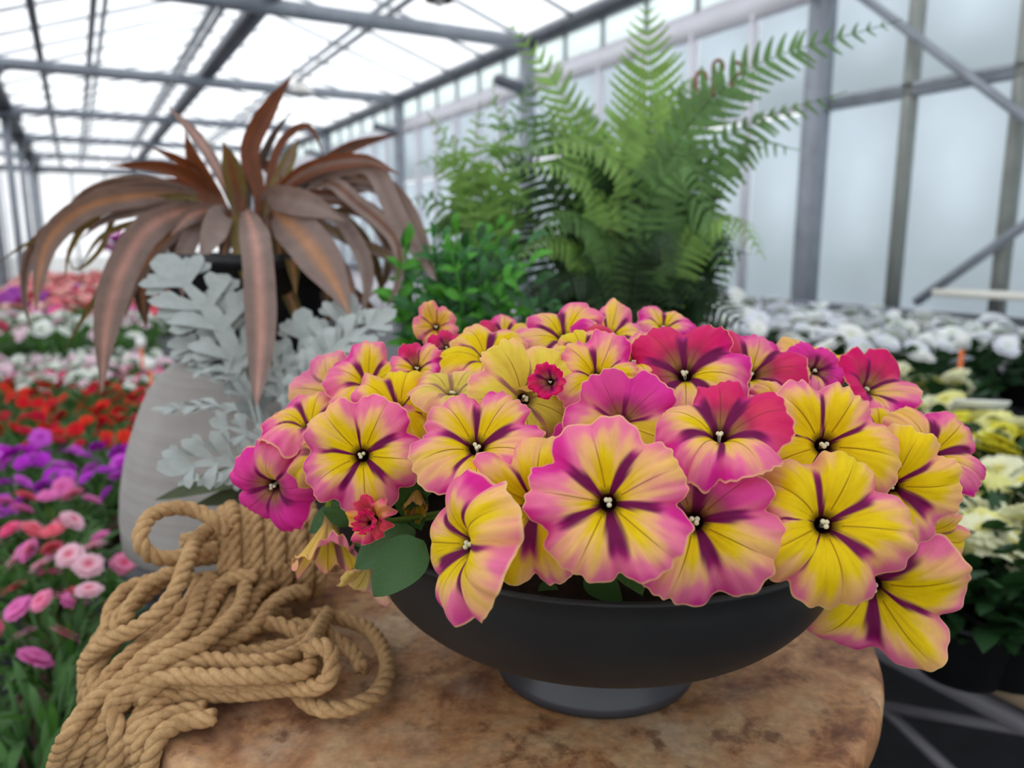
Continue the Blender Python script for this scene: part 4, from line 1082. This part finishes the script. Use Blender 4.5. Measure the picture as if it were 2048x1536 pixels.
for k in range(46):
    a = random.uniform(-2.0, 2.0); ln = random.uniform(110, 340)
    mx_, my_ = 1240 + math.sin(a) * ln * 0.45, 560 - math.cos(a) * ln * 0.5
    ex, ey = 1240 + math.sin(a) * ln * 0.85, 540 - math.cos(a) * ln * 0.75 + abs(math.sin(a)) * 60
    d1 = random.uniform(1.02, 1.4)
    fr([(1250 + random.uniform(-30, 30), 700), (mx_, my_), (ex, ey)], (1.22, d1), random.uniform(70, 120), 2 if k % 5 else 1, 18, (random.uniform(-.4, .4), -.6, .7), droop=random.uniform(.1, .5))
# small rusty crosiers poking up among the fronds
for x, y in ((1392, 156), (1426, 134), (1462, 138)):
    a = np.linspace(0, 1.5 * math.pi, 14)
    b0 = PD(x, y + 60, 1.2); c0 = PD(x, y, 1.2)
    P = np.vstack([spline([b0, (b0 + c0) / 2, c0], 6), c0 + np.stack([0.008 - 0.008 * np.cos(a), 0 * a, 0.010 * np.sin(a)], 1)[1:]])
    m = MB(); m.tube(P, 0.0028, 6); o_ = m.obj('crosier', flat('rusty_crosier', (150, 88, 66), 0.7, 0.15, 80), fern); o_.location = -FO

LO = np.array([-0.035, 1.27, STZ])
lf = thing('crested_fern', 'light green fern with frilled crested fronds between brown plant and tall fern', 'fern', None, LO)
nursery_pot(lf, 0.085, 0.16)
for k, pts in enumerate((((985, 680), (985, 420), (1000, 280), (985, 165)), ((985, 680), (950, 430), (890, 320), (830, 330)), ((985, 680), (960, 450), (930, 350), (880, 300)), ((985, 680), (980, 460), (950, 330), (960, 200)), ((985, 680), (1000, 450), (1040, 330), (1080, 260)),
        ((985, 680), (940, 470), (870, 400), (815, 400)), ((985, 680), (960, 500), (900, 440), (850, 470)), ((985, 680), (1010, 500), (1060, 400), (1130, 370)), ((985, 680), (980, 500), (1000, 390), (1040, 400)), ((985, 680), (960, 420), (900, 290), (850, 220)), ((985, 680), (970, 480), (960, 400), (940, 420)), ((985, 680), (1000, 420), (1030, 240), (1060, 160)))):
    fr(pts, (1.27, random.uniform(1.15, 1.35)), random.uniform(70, 105), (0, 0, 1)[k % 3], 20, (random.uniform(-.4, .4), -.75, .5), lf, LO, droop=.3, crest=.35, lob=4)

CO = np.array([-0.10, 1.03, STZ])
cut = thing('cut_leaf_plant', 'bright green bushy plant with finely cut leaves left of the ferns', 'potted plant', None, CO)
nursery_pot(cut, 0.075, 0.14)
CUTM = [leafy('cut_leaf_bright', (84, 160, 52), 0.45, 0.25, 60, 0.35), leafy('cut_leaf_blue', (58, 118, 62), 0.45, 0.25, 60, 0.3), leafy('cut_leaf_dark', (38, 84, 40), 0.45, 0.3, 60, 0.25)]
for k in range(85):
    px = random.gauss(930, 85); py = random.uniform(440, 660)
    if px < 790 or px > 1130: continue
    if py < 480 and px > 1010: py += 60
    d0 = random.uniform(0.93, 1.12)
    tip = PD(px, py, d0)
    base = np.array([CO[0], CO[1], 0.05]) + np.array([random.uniform(-.04, .04), random.uniform(-.03, .03), 0])
    mid = (tip + base) / 2 + np.array([random.uniform(-.03, .03), random.uniform(-.05, .02), 0.05])
    m = MB()
    C = spline([base, mid, tip], 16); T = unit(np.gradient(C, axis=0))
    m.tube(C, 0.0012, 5)
    nv = unit((random.uniform(-.5, .5), -.7, random.uniform(.2, .9)))
    for i in (7, 9, 11, 13, 15):
        for sg in ((-1, 1) if i < 15 else (0,)):
            sd = unit(np.cross(T[i], nv)) * sg
            d1 = unit(sd * 0.9 + T[i] * (0.6 if sg else 1))
            ll = random.uniform(0.022, 0.04)
            strip(m, [C[i], C[i] + d1 * ll * .5 + nv * .003, C[i] + d1 * ll - nv * ll * .25], ll * 0.34, wf_lance, nv, None, 0.2, 3, 6)
    o_ = m.obj('leaf', CUTM[k % 3 if py > 470 else 0], cut); o_.location = -CO

# ---------------------------------------------------------------- benches and the plants on them
BENCHBLK = flat('black_bench_tray', (34, 35, 42), 0.5, 0.15, 10)
GREYBAR = flat('grey_bench_bar', (120, 118, 124), 0.5, 0.1, 10)
WOODBAR = flat('worn_wood_rail', (158, 138, 112), 0.7, 0.2, 20)
TERRA = flat('brown_plastic_pot', (84, 52, 44), 0.6, 0.1, 20)
# right-hand bench, running along the greenhouse
bv0, bz = 1.05, -0.55      # front edge and top (from the camera height)
bench = thing('plant_bench', 'black plant bench with grey tubular frame and wooden rail at the right', 'bench', None, GH(2.2, 2.2, FLOOR - CAMZ))
OB = GH(2.2, 2.2, FLOOR - CAMZ)
def bpart(name, mat, fn, owner, org, smooth=False):
    m = MB(); fn(m); o = m.obj(name, mat, owner, smooth); o.location = -org; return o
def slab(m, u0, u1, v0, v1, z0, z1):
    c = [GH(u, v, z0) for u, v in ((u0, v0), (u0, v1), (u1, v1), (u1, v0))]
    h = np.array([0, 0, z1 - z0])
    m.add(c + [p + h for p in c], [[0, 3, 2, 1], [4, 5, 6, 7], [0, 1, 5, 4], [1, 2, 6, 5], [2, 3, 7, 6], [3, 0, 4, 7]])
bpart('tray', BENCHBLK, lambda m: slab(m, 0.1, 4.6, bv0, 3.3, bz - 0.03, bz), bench, OB)
bpart('tray_lip', BENCHBLK, lambda m: slab(m, 0.1, 4.6, bv0 - 0.012, bv0, bz - 0.05, bz + 0.055), bench, OB)
bpart('wooden_rail', WOODBAR, lambda m: m.bar(GH(0.1, bv0 - 0.02, bz - 0.035), GH(1.6, bv0 - 0.02, bz - 0.035), 0.02, 0.022), bench, OB)
bpart('frame_rail', GREYBAR, lambda m: m.bar(GH(0.1, bv0 - 0.01, bz - 0.075), GH(4.6, bv0 - 0.01, bz - 0.075), 0.025, 0.022), bench, OB)
bpart('brace', GREYBAR, lambda m: m.tube([PV(1762, 1412, bv0), PV(2080, 1464, bv0)], 0.009, 8), bench, OB, True)
bpart('brace', GREYBAR, lambda m: m.tube([PV(1766, 1414, bv0), PV(1915, 1556, bv0)], 0.009, 8), bench, OB, True)
for u in (0.12, 2.4, 4.55):
    for v in (bv0 + 0.05, 3.2):
        bpart('leg', GREYBAR, lambda m: m.bar(GH(u, v, FLOOR - CAMZ), GH(u, v, bz - 0.03), 0.04, 0.04, V), bench, OB)
# left-hand bench
lz = -0.78
lbench = thing('plant_bench', 'long low bench carrying the pink and red pinks on the left', 'bench', None, GH(6, -0.6, FLOOR - CAMZ))
OL = GH(6, -0.6, FLOOR - CAMZ)
bpart('tray', BENCHBLK, lambda m: slab(m, 0.3, 13.0, -0.58, -0.02, lz - 0.03, lz), lbench, OL)
bpart('extension_tray', BENCHBLK, lambda m: slab(m, 1.9, 13.0, -0.015, 0.34, lz - 0.03, lz), lbench, OL)
for u in (0.4, 4.5, 8.7, 12.9):
    for v in (-0.52, -0.08):
        bpart('leg', GREYBAR, lambda m: m.bar(GH(u, v, FLOOR - CAMZ), GH(u, v, lz - 0.03), 0.05, 0.05, V), lbench, OL)

def pot_mesh(r, h, mat):
    m = MB(); m.lathe([(0.001, 0), (r * 0.74, 0), (r * 0.97, h - 0.012), (r * 1.04, h - 0.012), (r * 1.04, h), (r * 0.92, h), (r * 0.9, h - 0.012), (0.001, h - 0.014)], 20)
    me = m.mesh('pot'); me.materials.append(mat); return me
POTM = pot_mesh(0.055, 0.085, TERRA)
POTB = pot_mesh(0.075, 0.10, POTBLACK)
def foliage_mesh(R, Hh, n, L, Wd, mat, z0, sd, up=0.5):
    rs = random.Random(sd)
    m = MB()
    for k in range(n):
        a = rs.uniform(0, 6.283); rr = R * math.sqrt(rs.random()); hz = rs.random()
        p = np.array([math.cos(a) * rr * (0.6 + .4 * hz), math.sin(a) * rr * (0.6 + .4 * hz), z0 + Hh * hz * math.sqrt(max(0, 1 - (rr / R) ** 2 * 0.6))])
        d = unit(np.array([math.cos(a) + rs.uniform(-.7, .7), math.sin(a) + rs.uniform(-.7, .7), rs.uniform(-.2, 1.0) + up]))
        ll = L * rs.uniform(.7, 1.25)
        nv = unit(np.cross(d, (math.sin(a), -math.cos(a), 0)) + np.array([0, 0, .3]))
        strip(m, [p, p + d * ll * .55, p + d * ll + np.array([0, 0, -ll * .25])], ll * Wd, wf_lance, nv, None, 0.2, 3, 5)
    for k in range(5):
        a = k * 1.256
        m.tube([(0, 0, 0.06), (math.cos(a) * R * .3, math.sin(a) * R * .3, z0 + Hh * .5), (math.cos(a) * R * .5, math.sin(a) * R * .5, z0 + Hh)], 0.003, 5)
    me = m.mesh('foliage'); me.materials.append(mat); return me
G1 = leafy('dianthus_foliage', (74, 116, 58), 0.5, 0.35, 12, 0.3); G2 = leafy('dark_foliage', (40, 72, 40), 0.5, 0.35, 12, 0.25)
FOLD = [foliage_mesh(0.12, 0.13, 170, 0.075, 0.15, G1, 0.07, k) for k in range(3)]
FOLW = [foliage_mesh(0.15, 0.15, 190, 0.065, 0.42, G2, 0.08, 10 + k, 0.2) for k in range(3)]
def petal_flower(R, n, col, eye, sd, layers=1, fringe=0.12, dome=0.15):
    rs = random.Random(sd); m = MB()
    for l in range(layers):
        for k in range(n):
            a = k * 2 * math.pi / n + l * 0.4 + rs.uniform(-.1, .1)
            d = np.array([math.cos(a), math.sin(a), 0]); s_ = np.array([-math.sin(a), math.cos(a), 0])
            RR = R * (1 - 0.25 * l)
            v, c = [], []
            w0 = math.pi / n * 1.08
            for i, f in enumerate((0.03, 0.35, 0.7, 1.0)):
                for j in range(7):
                    q = (j - 3) / 3
                    ro = f * RR * (1 - (fringe * (j % 2) if i == 3 else 0) - 0.10 * q * q * (i == 3))
                    p = (d * math.cos(q * w0) + s_ * math.sin(q * w0)) * ro
                    p = p + np.array([0, 0, dome * RR * (1 - f) * -1 + l * 0.25 * RR - 0.1 * RR * f * f + rs.uniform(-.03, .03) * RR])
                    v.append(p)
                    w = min(1, f * 1.6)
                    c.append(np.asarray(eye) * (1 - w) + np.asarray(col) * w * (0.92 + 0.16 * rs.random()))
            m.grid(v, 4, 7, np.clip(c, 0, 1))
    m.tube([(0, 0, -0.03), (0, 0, -dome * R)], 0.0022, 5, np.array(lin((88, 120, 60))))
    me = m.mesh('flower'); return me
FLM = leafy('bench_flower_petal', None, 0.7, 0.1, 60, 0.3, 0.15, attr=True, tint=(1, 1, 1), veins=0.1)
def fset(cols, R, n, layers, fringe, sd):
    out = []
    for i, (c, e) in enumerate(cols):
        me = petal_flower(R, n, lin(c), lin(e), sd + i, layers, fringe); me.materials.append(FLM); out.append(me)
    return out
FS = {
 'pink': fset([((248, 150, 190), (236, 60, 110)), ((244, 96, 150), (226, 30, 90)), ((252, 206, 222), (238, 80, 120)), ((240, 130, 200), (230, 90, 170)), ((246, 120, 140), (230, 50, 80))], 0.024, 5, 2, 0.14, 1),
 'purple': fset([((206, 60, 222), (176, 30, 190)), ((190, 36, 196), (150, 20, 160)), ((222, 100, 226), (190, 40, 190))], 0.026, 5, 2, 0.14, 20),
 'red': fset([((226, 32, 44), (180, 10, 30)), ((236, 62, 40), (200, 20, 30)), ((206, 16, 60), (140, 8, 40))], 0.026, 5, 2, 0.14, 30),
 'white': fset([((246, 248, 244), (220, 236, 196)), ((240, 244, 240), (230, 240, 210)), ((250, 226, 236), (240, 190, 210))], 0.027, 5, 2, 0.12, 40),
 'salmon': fset([((250, 188, 184), (240, 120, 120)), ((248, 150, 160), (236, 80, 100)), ((252, 214, 206), (244, 160, 150)), ((232, 80, 100), (200, 40, 60))], 0.03, 5, 2, 0.12, 50),
 'magenta': fset([((200, 70, 160), (160, 30, 120)), ((186, 90, 190), (140, 50, 150))], 0.03, 5, 2, 0.12, 60),
 'cream': fset([((246, 244, 168), (236, 226, 40)), ((248, 248, 214), (240, 232, 90)), ((238, 230, 80), (236, 214, 20))], 0.046, 14, 3, 0.06, 70),
 'bigwhite': fset([((250, 251, 250), (232, 240, 214)), ((244, 248, 248), (226, 238, 212)), ((238, 240, 250), (220, 232, 210))], 0.044, 5, 2, 0.06, 80),
}
def bench_plant(name, label, cat, group, p, pot, fol, flowers, nf, spread, ztop, rs, scale=1.0, droop=0.4, lean=0.0):
    t = thing(name, label, cat, group, p)
    t.rotation_euler = (0, 0, 0.0 if lean else rs.uniform(0, 6.28)); t.scale = (scale,) * 3
    link('pot', pot, None, t)
    link('foliage', fol, None, t)['kind'] = 'stuff'
    for k in range(nf):
        a = k * 2.399 + rs.uniform(-.3, .3); r_ = spread * math.sqrt((k + 0.5) / nf)
        o = link('flower', rs.choice(flowers), None, t)
        o.location = (math.cos(a) * r_, math.sin(a) * r_, ztop - 0.35 * r_ + rs.uniform(-.018, .018))
        o.rotation_euler = (lean + rs.uniform(-droop, droop), rs.uniform(-droop, droop) - lean * .5, rs.uniform(0, 6.28))
        s_ = rs.uniform(.85, 1.25); o.scale = (s_, s_, s_)
    return t
rs = random.Random(5)
ORD = ['', 'first', 'second', 'third', 'fourth', 'fifth', 'sixth', 'seventh', 'eighth', 'ninth']
TEN = ['', 'one', 'two', 'three', 'four', 'five', 'six', 'seven', 'eight', 'nine', 'ten', 'eleven', 'twelve', 'thirteen', 'fourteen', 'fifteen', 'sixteen', 'seventeen', 'eighteen', 'nineteen']
NUM = TEN + [t_ + ('-' + TEN[k] if k else '') for t_ in ('twenty', 'thirty', 'forty', 'fifty', 'sixty') for k in range(10)]
u = 0.55
row = 0
while u < 12.6:
    far = u > 4.6
    v = 0.22 if u > 2.0 else -0.1
    row += 1; coln = 0
    while v > -0.56:
        p = GH(u + rs.uniform(-.03, .03), v + rs.uniform(-.03, .03), lz)
        x, y, zc = project(p + np.array([0, 0, 0.22]))
        if zc > 0.5 and -130 < x < 500:
            kind = 'pink' if y > 985 else 'purple' if y > 880 else 'red' if y > 765 else 'white' if y > 655 else 'salmon'
            if kind == 'purple' and rs.random() < .3: kind = 'red'
            if kind == 'white' and rs.random() < .2: kind = 'pink'
            nm = 'carnation_plant'; coln += 1
            few = kind == 'pink' and y > 1290
            hue = {'pink': 'pink', 'purple': 'purple', 'red': 'red', 'white': 'white', 'salmon': 'salmon pink'}[kind]
            lab = ('leafy budding carnation, ' if few else hue + ' carnation plant, ') + ORD[coln] + ' from the vase side in bench row ' + NUM[row] + ' from the front'
            bench_plant(nm, lab, 'flower', 'potted carnations on the left bench', p, POTM, FOLD[rs.randrange(3)], FS[kind], 1 if few else 9 if far else 7 if kind == 'red' else 11, 0.12, 0.20 if few else 0.235, rs, 1.6 if far else 1.0, 0.4, 0.55)
        v -= 0.20 if not far else 0.36
    u += 0.195 if not far else 0.40
# taller plants far off on the left
for px, py, uu, kind, sc, lab in ((28, 585, 6.5, 'magenta', 1.9, 'tall dark pink flowering plant by the grey column'), (235, 470, 7.5, 'magenta', 1.5, 'lilac flower head rising behind the brown plant'), (150, 575, 8.0, 'magenta', 1.7, 'mauve flowering plant behind the drooping leaves'), (320, 560, 7.0, 'red', 1.7, 'red flowering plant left of the black pot')):
    r = ray(px, py); p = CAM + r * (uu / r.dot(U))
    hgt = p[2] - (lz + CAMZ)
    t = thing('tall_flower', lab, 'flower', None, (p[0], p[1], lz + CAMZ))
    link('pot', POTB, None, t)
    m = MB(); m.tube([(0, 0, 0.05), (0.02, 0, hgt * .5), (0, 0, hgt - .05)], 0.012, 8); m.obj('stem', STEMM, t)
    f_ = link('foliage', FOLD[0], None, t); f_.location = (0, 0, max(0.05, hgt * .5 - .1)); f_['kind'] = 'stuff'
    for k in range(14):
        o = link('flower', rs.choice(FS[kind]), None, t)
        a = k * 2.4; o.location = (math.cos(a) * .03 * sc * (k % 4), math.sin(a) * .03 * sc * (k % 4), hgt - .12 * sc * (k / 14.0))
        o.rotation_euler = (rs.uniform(-.8, .8), rs.uniform(-.8, .8), 0); o.scale = (sc * 1.3,) * 3
# right bench: white bedding plants along the wall, pale yellow daisies nearer
for i in range(11):
    for j in range(4):
        uu = 1.45 + 0.27 * i; v = 2.2 + 0.28 * j
        p = GH(uu + rs.uniform(-.03, .03), v + rs.uniform(-.03, .03), bz)
        x, y, zc = project(p + np.array([0, 0, .25]))
        if not (1330 < x < 2200): continue
        bench_plant('white_bedding_plant', 'white-flowered bedding plant, ' + ORD[j + 1] + ' row from the petunias, ' + ('nearest column' if i == 0 else 'column ' + NUM[i + 1] + ' from the right edge'), 'flower', 'white bedding plants on the bench', p, POTB, FOLW[rs.randrange(3)], FS['bigwhite'], 12, 0.15, 0.27, rs, 1.0, 0.5, 0.4)
for px, py, w_ in ((1962, 832, 'under the white price card'), (2042, 860, 'at the right edge just below the card'), (1888, 752, 'second smallest, above the card'), (1872, 800, 'small one left of the card'), (2040, 950, 'at the right edge, level with the pink flower'), (1968, 930, 'right beside the pink edge flower'), (1955, 1028, 'lowest one next to the petunias'), (2042, 1030, 'lowest one in the right corner'), (1812, 742, 'farthest and smallest, by the orange stake'), (1975, 880, 'in the middle below the card')):
    p = PZ(px, py, CAMZ + bz + 0.215)
    p = np.array([p[0], p[1], CAMZ + bz])
    bench_plant('yellow_daisy_plant', 'pale yellow daisy-like pot plant ' + w_, 'flower', 'pale yellow pot plants', p, POTB, FOLW[rs.randrange(3)], FS['cream'], 5, 0.075, 0.235, rs, 0.9, 0.35, 0.45)
# orange label stakes and a printed plant card
STAKE = flat('orange_plastic_stake', (232, 120, 60), 0.5, 0.05, 20); CARD = flat('white_plant_card', (240, 242, 240), 0.5, 0.03, 20)
def stake(px, py, z, h, label, plane_z=None):
    p = PZ(px, py, z)
    t = thing('plant_label', label, 'plant label', None, (p[0], p[1], z - h))
    m = MB(); m.box((-0.006, -0.0015, 0), (0.006, 0.0015, h)); m.obj('stake', STAKE, t, False)
    m = MB(); m.box((-0.022, -0.002, h - 0.012), (0.022, 0.002, h + 0.035)); m.obj('card', CARD, t, False)
stake(1925, 690, 0.02, 0.22, 'white card on orange stake among the white flowers')
stake(1708, 722, -0.02, 0.20, 'orange-tipped label in front of the white flowers')
stake(282, 690, -0.16, 0.24, 'orange and white label beside the black pot')
stake(300, 735, -0.18, 0.22, 'orange and white label nearest the grey vase')
p = PZ(1955, 815, -0.03)
t = thing('plant_card', 'white price card lying on the pale yellow flowers', 'plant label', None, p)
m = MB(); m.box((-0.05, -0.002, -0.03), (0.05, 0.002, 0.03)); o = m.obj('card', CARD, t, False); o.rotation_euler = (0.9, 0, -0.25)
m = MB(); m.box((-0.006, -0.0015, -0.2), (0.006, 0.0015, -0.02)); m.obj('stake', STAKE, t, False)
# white board by the wall
a, b = PV(1885, 584, 3.42), PV(2110, 596, 3.42)
m = MB(); m.bar(a, b, 0.16, 0.03); o = m.obj('white_board', BOARD, None, False)
tag(o, 'white board resting along the wall at the right edge', 'board')
